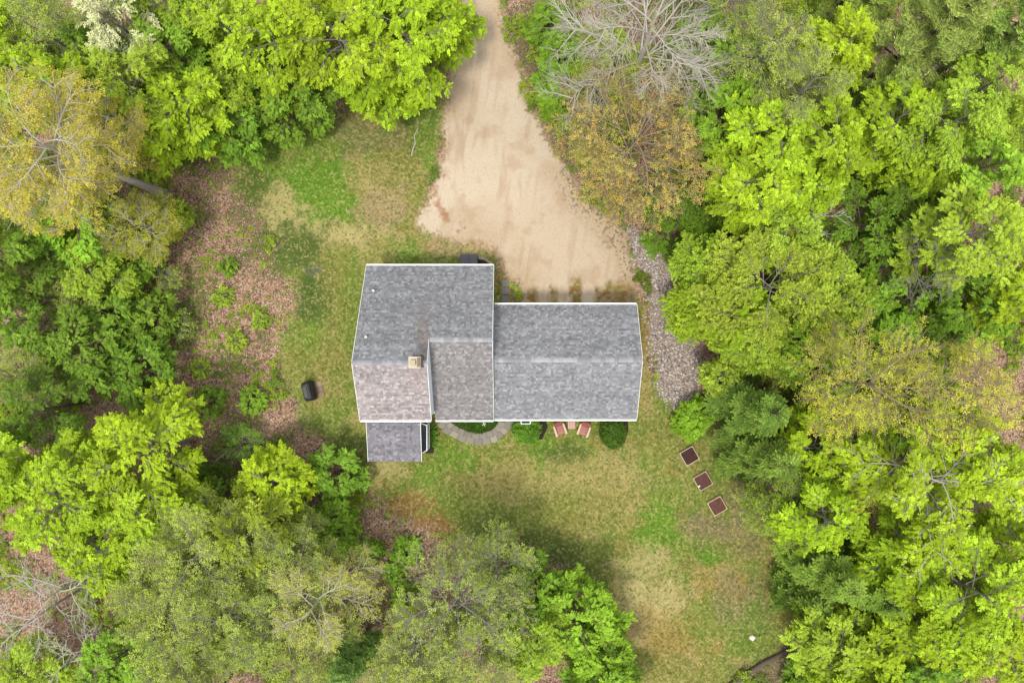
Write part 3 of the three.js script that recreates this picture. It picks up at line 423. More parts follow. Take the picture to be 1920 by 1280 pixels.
// what each kind of tree looks like; c: leaf colours, d: sprigs per metre of spray, sub: branches per limb
const KIND = {
  lime: { s: 'maple', c: [[146, 196, 28], [176, 218, 48], [128, 182, 30]], d: 22, limbs: 17, sub: 7, low: .35, rise: .3, wood: 'grey', flat: .17, w: .5, what: 'bright lime-green broadleaf tree' },
  spring: { s: 'fine', c: [[162, 196, 52], [186, 208, 76], [142, 182, 42]], d: 28, limbs: 16, sub: 7, low: .3, rise: .4, wood: 'grey', flat: .26, w: .6, what: 'yellow-green fine-leaved tree' },
  green: { s: 'maple', c: [[118, 172, 42], [136, 186, 54], [100, 154, 42]], d: 23, limbs: 14, sub: 6, low: .25, rise: .4, wood: 'brown', flat: .2, w: .5, what: 'mid-green leafy tree' },
  deep: { s: 'fine', c: [[92, 140, 42], [108, 156, 48], [78, 122, 38]], d: 30, limbs: 12, sub: 6, low: .15, rise: .5, wood: 'brown', flat: .22, w: .5, what: 'deep green understorey tree' },
  olive: { s: 'bud', c: [[168, 184, 84], [190, 200, 106], [148, 170, 70]], d: 22, limbs: 15, sub: 7, low: .3, rise: .6, wood: 'grey', flat: .22, w: .6, twig: 5, what: 'pale olive half-leafed tree' },
  gold: { s: 'bud', c: [[200, 188, 78], [212, 200, 98], [182, 178, 72]], d: 27, limbs: 14, sub: 7, low: .4, rise: .45, wood: 'pale', flat: .2, w: .55, twig: 5, what: 'golden budding tree with pale limbs' },
  rust: { s: 'bud', c: [[204, 186, 100], [182, 182, 86], [226, 170, 94]], d: 10, limbs: 18, sub: 7, low: .25, rise: .55, wood: 'tan', flat: .24, w: .6, twig: 10, what: 'orange-tan budding tree with spreading twigs' },
  yellow: { s: 'bud', c: [[206, 200, 70], [192, 194, 74], [176, 184, 70]], d: 13, limbs: 16, sub: 7, low: .35, rise: .4, wood: 'tan', flat: .3, w: .6, twig: 8, what: 'sparse bare-branched yellow-budded tree' },
  white: { s: 'flower', c: [[236, 230, 190], [224, 220, 168], [200, 206, 130]], d: 30, limbs: 13, sub: 6, low: .35, rise: .5, wood: 'grey', flat: .2, w: .5, twig: 4, petal: true, what: 'cream-blossomed tree' },
  bare: { s: 'bud', c: [[176, 180, 120], [190, 186, 140]], d: 2.2, limbs: 20, sub: 8, low: .12, rise: .75, wood: 'pale', flat: .2, w: .4, twig: 16, what: 'bare whitish tree with fanned branches' },
  dead: { s: 'bud', c: [[160, 160, 90], [150, 140, 90]], d: 0.6, limbs: 9, sub: 5, low: .35, rise: .4, wood: 'pale', flat: .2, w: .4, twig: 6, what: 'leafless grey tree' },
  hemlock: { s: 'hemlock', c: [[124, 152, 62], [146, 172, 74], [104, 134, 56]], d: 21, limbs: 34, sub: 6, low: .1, rise: -.12, wood: 'dark', flat: .1, w: .4, cone: true, what: 'dark evergreen hemlock' },
  pine: { s: 'pine', c: [[154, 180, 82], [176, 196, 98], [130, 160, 70]], d: 36, limbs: 26, sub: 5, low: .3, rise: .1, wood: 'brown', flat: .16, w: .5, cone: true, what: 'soft-needled pine' },
};
let leaves = 0;
const M = new THREE.Matrix4(), Q = new THREE.Quaternion(), E = new THREE.Euler(), SC = V3(1, 1, 1), PT = V3();
class Leaves {
  constructor(kindColours, r, bud, yellow = .52) { this.m = []; this.c = []; this.cols = kindColours.map((c) => { const l = C(...c, K); return bud ? [l[0] * 1.12, l[1] * 1.14, l[2] * 1.05] : [Math.max(l[0] * 1.02, l[1] * yellow), l[1] * 1.04, Math.min(l[2] * 1.3 + .004, l[1] * .1)]; }); this.r = r; this.tint = 0.92 + .16 * r(); this.warm = .95 + .1 * r(); }
  put(x, y, z, yaw, size, tone, tilt = .35) {
    const r = this.r, g = () => r() + r() + r() - 1.5; E.set(g() * tilt, yaw, g() * tilt, 'YXZ'); Q.setFromEuler(E); SC.setScalar(size); PT.set(x, y, z); M.compose(PT, Q, SC); for (let i = 0; i < 16; i++) this.m.push(M.elements[i]);
    const k = tone * this.tint * (.7 + .56 * r()), c = this.cols[Math.floor(r() * this.cols.length)], o = this.cols[0], u = .35 + .65 * r(); this.c.push(lerp(o[0], c[0], u) * k * this.warm, lerp(o[1], c[1], u) * k, lerp(o[2], c[2], u) * k);
  }
  mesh(name, geo, parent, m = leafMat) {
    const n = this.m.length / 16; leaves += n; const o = shadows(new THREE.InstancedMesh(geo, m, n)); o.instanceMatrix.array.set(this.m); o.instanceColor = new THREE.InstancedBufferAttribute(new Float32Array(this.c), 3); o.name = name; o.userData.kind = 'stuff'; parent.add(o); return o;
  }
}
const zone = (px, py) => px < 960 && py < 345 ? 'wood bordering the driveway lawn' : px >= 960 && py < 400 ? 'wood between driveway and stone bed' : px < 470 && py < 745 ? 'brush beyond the leaf-litter clearing' : px < 560 && py < 1000 ? 'wood past the covered grill' : px > 1220 && py < 690 ? 'wood behind the stone bed' : px > 1290 && py < 1000 ? 'wood beside the raised beds' : px > 1290 ? 'wood behind the fallen log' : 'wood edging the back lawn';
const treeNames = { hemlock: 'hemlock_tree', pine: 'pine_tree', bare: 'bare_tree', dead: 'bare_tree', white: 'blossom_tree' };
let seedNo = 100;
function tree(px, py, h, rpx, kind, o = {}) {
  const T = { ...KIND[kind], ...o }, r = rng(++seedNo * 7 + 3), hv = h * (T.cone ? .6 : .78), R = rpx * (HC - hv) / F, X = PX(px, hv), Z = PZ(py, hv), y0 = gh(X, Z) - .12, low = h < 4.2;
  const size = low ? (rpx < 40 ? 'small ' : '') : rpx >= 110 ? 'broad ' : rpx <= 66 ? 'slender ' : h >= 11 ? 'tall ' : '';
  const label = o.label ?? `${size}${low ? T.what.replace('tree', 'shrub') : T.what} in the ${zone(px, py)}`;
  const g = thing(o.name ?? (low ? 'shrub' : treeNames[kind] ?? 'broadleaf_tree'), label, o.category ?? (low ? 'shrub' : 'tree'), [X, y0, Z], 0, o.label ? undefined : label.replace(/ in the /, 's in the '));
  const W = new Wood(), L = new Leaves(T.c, r, T.s === 'bud' || T.s === 'hemlock' || T.s === 'pine' || T.petal, kind === 'lime' || kind === 'spring' ? .73 : .6), tr = (o.trunk ?? 0.011) * h + .03, trunk = [], tops = h * (T.cone ? .97 : .84), bend = [(r() - .5) * .05 * h, (r() - .5) * .05 * h];
  const tp = (t) => V3(bend[0] * Math.sin(t * 3) + (o.lean?.[0] ?? 0) * t, t * tops, bend[1] * Math.sin(t * 2.6 + 1) - bend[1] * Math.sin(1) + (o.lean?.[1] ?? 0) * t);
  const stems = o.stems ?? 1;
  for (let k = 0; k <= 8; k++) trunk.push(tp(k / 8));
  W.tube(trunk, trunk.map((_, k) => tr * (k ? 1 : 1.35) * (1 - .82 * k / 8)), h > 6 ? 8 : 5, seedNo);
  T.w *= Math.min(1, .25 + R / 2.4); const dens = T.d * (o.dense ?? 1) * (low ? 1.3 : 1), tilt = T.s === 'hemlock' ? .25 : .5;
  const spray = (a, b, w, tone) => {
    const dx = b.x - a.x, dy = b.y - a.y, dz = b.z - a.z, len = Math.hypot(dx, dz) + .01, yaw = Math.atan2(-dz, dx), n = Math.round(dens * Math.hypot(len, dy) * w / .6 * (.8 + .4 * r()));
    for (let k = 0; k < n; k++) {
      const s = .08 + Math.pow(r(), .75) * 1.0, v = (r() + r() - 1) * w * (1.15 - .5 * s), side = v > 0 ? 1 : -1;
      L.put(a.x + dx * s + dz / len * -v, a.y + dy * s + (r() + r() - 1) * T.flat * 1.5 - .25 * v * v - .1 * s * s, a.z + dz * s + dx / len * v, yaw - side * (.3 + .7 * r()), .75 + .5 * r(), tone, tilt);
    }
  };
  const n = Math.max(4, Math.round(T.limbs * (low ? .7 : 1)));
  const phase = r() * 6.28;
  for (let i = 0; i < n; i++) {
    const t = lerp(T.low, .96, (i + .7 * r()) / n), az = phase + i * 2.39996 + (r() - .5) * .7, start = tp(t), q = (t - T.low) / (1 - T.low);
    const prof = T.cone ? 1.05 - .93 * q : Math.sqrt(Math.max(.06, 1 - Math.pow((q - .28) / .78, 2))), reach = Math.max(.2, R * prof * (.6 + .4 * r()));
    const rise = reach * T.rise * (.6 + .8 * r()), ex = Math.cos(az) * reach, ez = Math.sin(az) * reach, yEnd = Math.min(start.y + rise, h * .98), pts = [];
    const kx = (r() - .5) * .22 * reach, kz = (r() - .5) * .22 * reach;
    for (let k = 0; k <= 5; k++) { const s = k / 5, b = s * (1 - s) * 4; pts.push(V3(start.x + ex * s + kx * b, lerp(start.y, yEnd, s) + b * reach * (T.cone ? .04 : .07), start.z + ez * s + kz * b)); }
    const lr = Math.min(tr * .5, .012 * reach + .02) * (1.1 - .5 * q); W.tube(pts, pts.map((_, k) => lr * (1 - .85 * k / 5) + .004), 5);
    const on = (s) => { const f = clamp(s) * 5, a = Math.min(4, Math.floor(f)); return pts[a].clone().lerp(pts[a + 1], f - a); };
    const tone = .88 + .24 * r();
    spray(on(.72), on(1).add(V3(Math.cos(az) * .15, 0, Math.sin(az) * .15)), T.w * .7, tone);
    const subs = Math.max(2, Math.round(T.sub * Math.min(1.2, reach / 2.2 + .3)));
    for (let j = 0; j < subs; j++) {
      const s = lerp(T.cone ? .12 : .28, .95, (j + r() * .8) / subs), a = on(s), dir = az + (j % 2 ? 1 : -1) * (.35 + .65 * r()), l = (reach * (.26 + .24 * r()) * (1.2 - .5 * s) + Math.min(.25, R * .15)) * (T.cone ? .75 : 1);
      const b = V3(a.x + Math.cos(dir) * l, a.y + l * (T.cone ? -.08 + .1 * r() : (r() - .3) * .5 * (.3 + T.rise)), a.z + Math.sin(dir) * l), m = a.clone().lerp(b, .5).add(V3((r() - .5) * .12 * l, .06 * l, (r() - .5) * .12 * l));
      W.tube([a, m, b], [lr * .45 + .004, lr * .3 + .003, .004], 4);
      spray(a, b, T.w * (.75 + .5 * r()), tone * (.9 + .2 * r()));
      for (let k = 0; k < (T.twig ?? 0); k++) {
        const s2 = .2 + .8 * r(), c = s2 < .5 ? a.clone().lerp(m, s2 * 2) : m.clone().lerp(b, s2 * 2 - 1), d2 = dir + (r() - .5) * 2.2, l2 = l * (.2 + .4 * r()), e = V3(c.x + Math.cos(d2) * l2, c.y + l2 * (r() * .8 - .1), c.z + Math.sin(d2) * l2);
        W.tube([c, c.clone().lerp(e, .55).add(V3((r() - .5) * .1 * l2, .05 * l2, 0)), e], [.014, .011, .007], 3);
      }
    }
  }
  if (!T.cone) for (let k = 0; k < 4; k++) { const a = tp(1), az = r() * 6.3, l = R * .25 * (.5 + r()); spray(a, V3(a.x + Math.cos(az) * l, Math.min(h, a.y + l * .5), a.z + Math.sin(az) * l), T.w * .8, 1); }
  part(low ? 'stem' : 'trunk', W.geometry(), bark[o.wood ?? T.wood], g);
  if (L.m.length) L.mesh(low ? 'foliage' : 'crown', S[T.s], g, T.petal ? petalMat : leafMat);
  return g;
}

log('fallen_log', [[1352, 1296, .12], [1390, 1268, .14], [1430, 1242, .14], [1470, 1222, .12], [1506, 1205, .08]], .2, .15, bark.brown, 'long brown log lying at the end of the back lawn', 'log', 3);
log('fallen_branch', [[772, 294, .05], [774, 282, .06], [779, 270, .06], [777, 256, .05], [784, 240, .05]], .05, .03, bark.pale, 'thin pale branch lying in the grass by the driveway', 'branch', 4);
log('fallen_branch', [[394, 878, .1], [410, 860, .16], [426, 846, .2], [444, 838, .15]], .035, .02, bark.pale, 'crooked pale stick lying on the brown leaf litter', 'branch', 5);

// ---- trees: photo position of the crown, height, crown radius in photo pixels, kind
const trees = [
  // wood by the upper lawn
  [620, 50, 11, 135, 'lime'], [745, 45, 11, 125, 'lime'], [828, 20, 9, 62, 'lime'], [505, 60, 10, 95, 'lime'], [530, 160, 6.5, 85, 'green'], [680, 130, 8, 70, 'lime'], [420, 45, 9, 85, 'lime', { c: [[150, 200, 40], [130, 184, 36], [170, 210, 50]] }], [430, 140, 6, 70, 'green'], [350, 15, 8, 55, 'spring'], [190, 25, 10, 85, 'white'],
  [60, 45, 11, 95, 'olive'], [300, 90, 8, 75, 'green'], [90, 150, 12, 85, 'lime'], [10, 140, 12, 70, 'lime'], [220, 150, 11, 90, 'spring'], [330, 190, 9, 85, 'lime'], [285, 222, 8, 74, 'lime'], [420, 235, 6, 65, 'green'], [400, 180, 7, 60, 'spring'], [150, 90, 9, 60, 'green'],
  [72, 262, 16, 150, 'gold', { label: 'tall golden budding tree with long bare grey trunk by the leaf litter', trunk: .016, limbs: 18, low: .58 }], [190, 220, 11, 70, 'gold'], [20, 360, 11, 75, 'gold'],
  // brush on the litter side
  [120, 420, 7, 78, 'green', { c: [[140, 196, 44], [120, 180, 44], [160, 206, 60]] }], [250, 420, 6, 78, 'gold', { c: [[168, 172, 62], [186, 184, 76], [150, 162, 60]] }], [312, 405, 3.5, 36, 'spring'], [160, 500, 5.5, 66, 'spring'], [60, 470, 6, 56, 'deep', { dense: .7 }], [220, 480, 4, 56, 'green', { c: [[130, 164, 66], [150, 178, 78], [112, 146, 58]], dense: .75 }], [20, 600, 6, 62, 'green', { c: [[130, 164, 66], [150, 178, 78], [112, 146, 58]], dense: .75 }], [105, 565, 4, 62, 'dead', { twig: 22, limbs: 16, wood: 'tan', label: 'tan twiggy leafless bush among green shrubs' }], [205, 590, 4, 52, 'green', { c: [[130, 164, 66], [150, 178, 78], [112, 146, 58]], dense: .75 }], [275, 590, 3.5, 46, 'green', { c: [[130, 164, 66], [150, 178, 78], [112, 146, 58]], dense: .75 }], [150, 650, 5, 80, 'green', { c: [[122, 160, 70], [140, 174, 78], [106, 144, 60]], dense: .8 }], [245, 690, 4, 66, 'green', { c: [[84, 158, 50], [104, 176, 60], [72, 140, 44]] }], [55, 770, 7, 90, 'deep', { c: [[112, 148, 70], [130, 162, 78], [96, 130, 60]], dense: .8 }], [20, 700, 5, 55, 'olive'], [130, 540, 4, 50, 'olive'], [310, 520, 2, 26, 'olive', { dense: .6 }], [335, 610, 1.6, 24, 'olive', { dense: .6 }], [40, 530, 5, 45, 'olive'],
  [387, 752, 1.5, 28, 'green', { c: [[104, 166, 50], [92, 152, 46]], dense: .8 }], [470, 750, 1, 22, 'green', { dense: .7 }], [440, 640, .7, 18, 'spring', { dense: .6 }], [414, 555, .6, 17, 'spring', { dense: .6 }], [424, 500, .7, 16, 'green', { dense: .7 }], [485, 600, .6, 16, 'spring', { dense: .6 }], [372, 690, .6, 17, 'spring', { dense: .6 }], [450, 830, 1.6, 34, 'olive', { c: [[130, 170, 60], [150, 186, 70]], dense: .7 }],
  // wood at the grill end
  [235, 860, 10, 128, 'lime', { c: [[168, 208, 34], [186, 222, 50], [150, 198, 30]] }], [85, 945, 10, 125, 'lime', { c: [[160, 206, 36], [182, 220, 50], [146, 196, 34]] }], [265, 975, 9, 90, 'lime', { c: [[162, 206, 40], [178, 216, 54], [146, 194, 40]] }], [170, 1040, 9, 85, 'lime'], [505, 905, 6, 62, 'lime', { c: [[170, 208, 32], [188, 222, 46]] }], [405, 925, 4, 62, 'deep'], [620, 895, 3.6, 52, 'green', { c: [[112, 176, 50], [96, 160, 44]] }], [345, 900, 3.5, 45, 'deep'],
  [350, 1060, 11, 120, 'olive', { dense: 1.25 }], [450, 1010, 9, 90, 'spring', { c: [[164, 186, 70], [182, 198, 88]] }], [280, 1160, 10, 100, 'olive', { dense: 1.2 }], [420, 1170, 10, 110, 'olive', { dense: 1.2 }], [205, 1240, 8, 75, 'green', { c: [[140, 186, 48], [120, 170, 40]] }], [330, 1260, 9, 80, 'olive'], [540, 1060, 9, 80, 'olive'],
  [90, 1120, 9, 110, 'dead'], [20, 1180, 9, 90, 'dead'], [120, 1250, 7, 70, 'dead'], [150, 1090, 8, 70, 'dead', { limbs: 7 }], [40, 1265, 5, 60, 'spring'],
  // far edge of the back lawn
  [580, 1140, 11, 110, 'gold', { c: [[182, 184, 94], [196, 192, 106], [168, 174, 84]], dense: .8 }], [500, 1180, 10, 100, 'olive'], [560, 1240, 9, 90, 'olive'], [655, 1250, 9, 52, 'pine', { c: [[146, 176, 90], [130, 160, 80]] }], [855, 1150, 12, 135, 'olive', { dense: .42, twig: 7 }], [935, 1080, 9, 75, 'olive', { dense: .55 }], [770, 1230, 10, 80, 'olive', { dense: .7 }], [900, 1240, 10, 90, 'olive', { dense: .8 }], [1010, 1120, 6, 62, 'green', { c: [[122, 172, 44], [138, 184, 52]] }], [1080, 1160, 7, 80, 'green', { c: [[138, 190, 44], [156, 202, 54]] }], [1000, 1220, 9, 85, 'spring'], [1130, 1240, 7, 75, 'green', { c: [[140, 194, 44], [158, 206, 52]] }], [620, 990, 3.4, 48, 'green'], [690, 1040, 1.6, 24, 'green', { dense: .8 }], [762, 1035, 1, 26, 'green', { c: [[114, 176, 44], [130, 188, 52]], dense: .7 }], [740, 1075, .8, 22, 'green', { dense: .6 }], [762, 1122, 1.4, 28, 'green', { dense: .8 }], [560, 980, 3, 40, 'olive'], 
  // wood between the driveway and the stone bed
  [1225, 40, 13, 195, 'bare', { label: 'wide bare whitish tree with fanned branches beside the driveway', trunk: .02 }], [1200, 250, 9, 165, 'rust', { label: 'broad orange-tan budding tree with spreading twigs overhanging the driveway', limbs: 24 }], [1035, 40, 4.2, 48, 'green', { c: [[104, 172, 40], [88, 154, 36]] }], [1060, 110, 4.2, 55, 'green', { c: [[112, 176, 40], [92, 158, 36]] }], [1065, 180, 4, 50, 'green', { c: [[110, 180, 36], [94, 160, 34]] }], [1150, 110, 6, 80, 'spring'], [1390, 120, 8, 80, 'green'], [1330, 60, 7, 70, 'green'],
  [1470, 70, 13, 100, 'olive', { dense: .8, twig: 8 }], [1540, 150, 13, 90, 'olive', { dense: .8 }], [1600, 70, 11, 70, 'lime'], [1470, 250, 11, 110, 'lime'], [1570, 235, 11, 85, 'lime'], [1380, 200, 9, 75, 'green', { c: [[128, 182, 40], [146, 196, 50]] }], [1760, 50, 15, 120, 'pine', { c: [[172, 192, 96], [194, 206, 114], [146, 172, 80]] }], [1870, 60, 14, 90, 'pine'], [1650, 190, 10, 60, 'pine'], [1700, 220, 11, 85, 'lime'], [1820, 210, 13, 105, 'spring'], [1890, 140, 12, 75, 'spring'], [1750, 290, 10, 80, 'lime'], [1880, 300, 12, 85, 'green', { c: [[136, 190, 44], [156, 204, 56]] }],
  [1270, 420, 4.1, 72, 'deep', { c: [[78, 150, 30], [92, 166, 36]] }], [1340, 370, 5, 66, 'deep', { c: [[82, 144, 30], [96, 160, 36]] }], [1440, 330, 10, 95, 'lime'], [1520, 350, 9, 75, 'lime'], [1420, 375, 7, 70, 'dead'],
  // wood behind the stone bed
  [1455, 535, 9, 142, 'spring', { c: [[180, 200, 60], [196, 210, 82], [160, 190, 50]], limbs: 20 }], [1338, 500, 6, 68, 'spring', { c: [[160, 200, 44], [178, 210, 60]] }], [1322, 580, 5, 56, 'spring', { c: [[168, 204, 44], [150, 194, 40]] }], [1425, 632, 8, 70, 'spring'], [1565, 545, 8, 95, 'spring'], [1530, 640, 8, 80, 'green', { c: [[136, 188, 42], [156, 202, 54]] }], [1360, 712, 5, 36, 'spring'], [1460, 650, 7, 75, 'spring'], [1480, 430, 8, 75, 'spring'], [1400, 590, 8, 70, 'lime'],
  [1640, 420, 7, 95, 'deep', { c: [[104, 156, 36], [122, 172, 44]] }], [1740, 400, 8, 95, 'deep', { c: [[98, 146, 40], [116, 162, 46]] }], [1560, 400, 8, 55, 'dead'], [1870, 430, 14, 105, 'lime', { c: [[150, 204, 50], [168, 214, 64]] }], [1720, 560, 6, 90, 'green', { c: [[120, 176, 40], [138, 190, 48]] }], [1850, 570, 9, 90, 'green'], [1760, 475, 11, 80, 'dead', { trunk: .026, low: .6, wood: 'grey', label: 'thick dead leafless trunk with broken pale limbs behind the stone bed', limbs: 12 }], [1650, 630, 7, 80, 'green', { c: [[126, 180, 44], [146, 196, 52]] }],
  // wood beside the raised beds
  [1650, 720, 15, 135, 'yellow', { label: 'tall sparse yellow-budded tree with long bare trunk beside the hemlock', trunk: .014, low: .55 }], [1850, 750, 15, 110, 'yellow'], [1425, 772, 9, 88, 'hemlock', { label: 'dark evergreen hemlock beside the round green bush and raised beds' }], [1450, 860, 9, 75, 'hemlock'],  [1540, 840, 8, 66, 'lime'], [1490, 960, 7, 80, 'olive', { c: [[148, 176, 58], [166, 190, 70]], dense: .9 }], [1560, 980, 10, 80, 'lime'], [1780, 920, 14, 165, 'lime', { d: 26, wood: 'pale', twig: 3, limbs: 20 }], [1640, 900, 8, 75, 'yellow'], [1880, 880, 12, 85, 'lime', { wood: 'pale' }], [1680, 800, 7, 70, 'green'], [1760, 680, 7, 60, 'green'], [1590, 770, 6, 60, 'green'],
  // wood behind the log
  [1560, 1080, 9, 88, 'hemlock', { c: [[128, 160, 62], [146, 176, 74]] }], [1640, 1110, 8, 80, 'hemlock', { c: [[128, 164, 62], [148, 180, 72]] }], [1520, 1130, 6, 50, 'hemlock'], [1850, 1130, 13, 125, 'lime'], [1730, 1060, 11, 80, 'lime'], [1780, 1160, 11, 80, 'lime'], [1585, 1222, 8, 80, 'lime', { c: [[142, 194, 46], [160, 206, 58]] }], [1650, 1240, 8, 75, 'lime'], [1510, 1275, 2.5, 36, 'green'], [1750, 1240, 8, 80, 'green'], [1880, 1230, 12, 90, 'lime'], [1700, 1160, 5, 70, 'deep'],
  // lone bush on the lawn edge
  [1307, 785, 1.9, 34, 'green', { c: [[92, 178, 36], [110, 192, 44]], name: 'shrub', label: 'bright green bush between the stone bed and raised beds', dense: 1.6 }],
  // just past the frame's rim, where crowns lean in
  [-60, 60, 11, 100, 'lime'], [-70, 900, 10, 100, 'lime'], [-60, 480, 9, 90, 'green'], [1990, 560, 12, 100, 'lime'], [1990, 1060, 12, 100, 'lime'], [700, -70, 11, 120, 'lime'], [1400, -80, 12, 110, 'olive'], [1150, 1340, 8, 100, 'green'], [750, 1350, 10, 110, 'olive'], [350, 1360, 10, 110, 'olive'], [1650, 1350, 9, 100, 'lime'], [250, -60, 10, 90, 'spring'], [1640, -60, 12, 90, 'pine'], [1985, 240, 12, 90, 'spring'],
];
for (const t of trees) tree(...t);

// ------------------------------------------------------------------ clipped bushes, ferns, front bed
function bush(px, py, R, h, cols, label, seed) {
  const x = PX(px, h * .7), z = PZ(py, h * .7), r = rng(seed), g = thing('round_bush', label, 'bush', [x, 0, z]), W = new Wood(), L = new Leaves(cols, r);
  for (let k = 0; k < 26; k++) { const a = k * 2.4, e = .2 + 1.2 * r(), d = V3(Math.cos(a) * Math.cos(e) * R, .1 + Math.sin(e) * h * .95, Math.sin(a) * Math.cos(e) * R); W.tube([V3(0, 0, 0), d.clone().multiplyScalar(.5).add(V3(0, .1, 0)), d.multiplyScalar(.92)], [.03, .02, .008], 4); }
  for (let k = 0; k < 1500; k++) { const a = r() * 6.283, u = r(), e = Math.asin(u), lump = .78 + .44 * noise(Math.cos(a) * 2.2 + seed, Math.sin(a) * 2.2 + e * 2.4), q = (.72 + .28 * Math.sqrt(r())) * lump; L.put(Math.cos(a) * Math.cos(e) * R * q, .12 + u * h * q * .95, Math.sin(a) * Math.cos(e) * R * q, r() * 6.3, 1.05 + .7 * r(), .8 + .4 * noise(a * 3, e * 5), .8); }
  part('stem', W.geometry(), bark.brown, g); L.mesh('foliage', S.box, g);
}
bush(989.5, 808, .84, 1.25, [[104, 170, 44], [126, 190, 56], [84, 148, 36]], 'round bright green clipped bush below the open awning window', 21);
bush(1151, 815, .9, 1.25, [[62, 118, 34], [80, 138, 42], [50, 98, 30]], 'round dark green clipped bush at the garage corner of the house', 22);
function patch(name, cat, pts, n, h, cols, sp, label, seed, size = 1) {
  const f = pts.map(([a, b]) => [PX(a), PZ(b)]), r = rng(seed), xs = f.map((p) => p[0]), zs = f.map((p) => p[1]), x0 = Math.min(...xs), x1 = Math.max(...xs), z0 = Math.min(...zs), z1 = Math.max(...zs), g = thing(name, label, cat, [(x0 + x1) / 2, 0, (z0 + z1) / 2]), L = new Leaves(cols, r);
  const inside = (x, z) => { let c = false; for (let k = 0, l = f.length - 1; k < f.length; l = k++) if ((f[k][1] > z) !== (f[l][1] > z) && x < (f[l][0] - f[k][0]) * (z - f[k][1]) / (f[l][1] - f[k][1]) + f[k][0]) c = !c; return c; };
  for (let k = 0; k < n; k++) { const x = lerp(x0, x1, r()), z = lerp(z0, z1, r()); if (inside(x, z)) L.put(x - g.position.x, .05 + h * r() * (.5 + noise(x * 2.5, z * 2.5)), z - g.position.z, r() * 6.3, size * (.8 + .5 * r()), .85 + .3 * noise(x * 3, z * 3), .6); }
  const stem = new Wood(); for (let k = 0; k < 30; k++) { const x = lerp(x0, x1, r()), z = lerp(z0, z1, r()); if (inside(x, z)) stem.tube([V3(x - g.position.x, 0, z - g.position.z), V3(x - g.position.x + .05, h * .7, z - g.position.z)], [.012, .006], 4); }
  part('stem', stem.geometry(), bark.brown, g); L.mesh('foliage', S[sp], g);
}
patch('front_bed_plant', 'plant', [[846, 776], [932, 776], [928, 797], [914, 804], [898, 810], [874, 804], [856, 793]], 1700, .34, [[52, 108, 34], [68, 128, 42], [42, 90, 30]], 'box', 'low dark green planting inside the curved flagstone path', 31, 1.25);
for (const [px, py, s] of [[807, 807, .36], [809, 818, .38], [807, 829, .36]]) { // ferns beside the garden window
  const r = rng(px * 3 + py), x = PX(px, .4), z = PZ(py, .4), g = thing('fern', 'green fern in the narrow bed beside the garden window', 'fern', [x, 0, z], 0, 'ferns by the garden window'), W = new Wood(), L = new Leaves([[74, 150, 52], [96, 172, 66], [60, 130, 44]], r);
  for (let k = 0; k < 11; k++) { const a = k * 2.4, l = s * (1 + .5 * r()), pts = [V3(0, .05, 0), V3(Math.cos(a) * l * .5, .42, Math.sin(a) * l * .5), V3(Math.cos(a) * l, .34, Math.sin(a) * l)]; W.tube(pts, [.008, .006, .003], 4); for (let j = 0; j < 7; j++) { const t = .25 + .75 * j / 6; L.put(Math.cos(a) * l * t, .1 + .34 * Math.sin(t * 2.1), Math.sin(a) * l * t, -a, .55 * (1.2 - .6 * t), 1, .3); } }
  part('stem', W.geometry(), bark.brown, g); L.mesh('foliage', S.fern, g);
}
patch('weed_clump', 'plant', [[1196, 508], [1216, 514], [1222, 545], [1214, 556], [1200, 530], [1184, 528]], 260, .25, [[120, 136, 56], [104, 126, 46], [140, 148, 70]], 'cover', 'weedy green clump between the driveway and the stone bed', 33, .7);

// ------------------------------------------------------------------ uncountable ground cover
function scatter(name, geo, m, n, seed, test, place, label, category) {
  const r = rng(seed), ms = [], cs = [];
  for (let k = 0; k < n; k++) { const x = lerp(-37.5, 37.5, r()), z = lerp(-25.5, 25.5, r()), g = groundAt(x, z), ok = test(g, x, z, r); if (!ok) continue; const c = place(x, z, r, g, ok); if (!c) continue; for (let i = 0; i < 16; i++) ms.push(M.elements[i]); cs.push(...c); }
  const c = ms.length / 16, o = shadows(new THREE.InstancedMesh(geo, m, c)); o.instanceMatrix.array.set(ms); o.instanceColor = new THREE.InstancedBufferAttribute(new Float32Array(cs), 3); o.name = name; o.userData.kind = 'stuff'; tag(o, label, category); scene.add(o); leaves += c;
}
const put = (x, y, z, rx, ry, rz, sx, sy = sx, sz = sx) => { E.set(rx, ry, rz, 'YXZ'); Q.setFromEuler(E); SC.set(sx, sy, sz); PT.set(x, y, z); M.compose(PT, Q, SC); };
const inHouse = (x, z) => (x > -9.1 && x < -1.5 && z > -4.5 && z < 4.6) || (x > -1.5 && x < 7.8 && z > -2 && z < 4.6) || (x > -9.1 && x < -6.1 && z > 4 && z < 7.5);
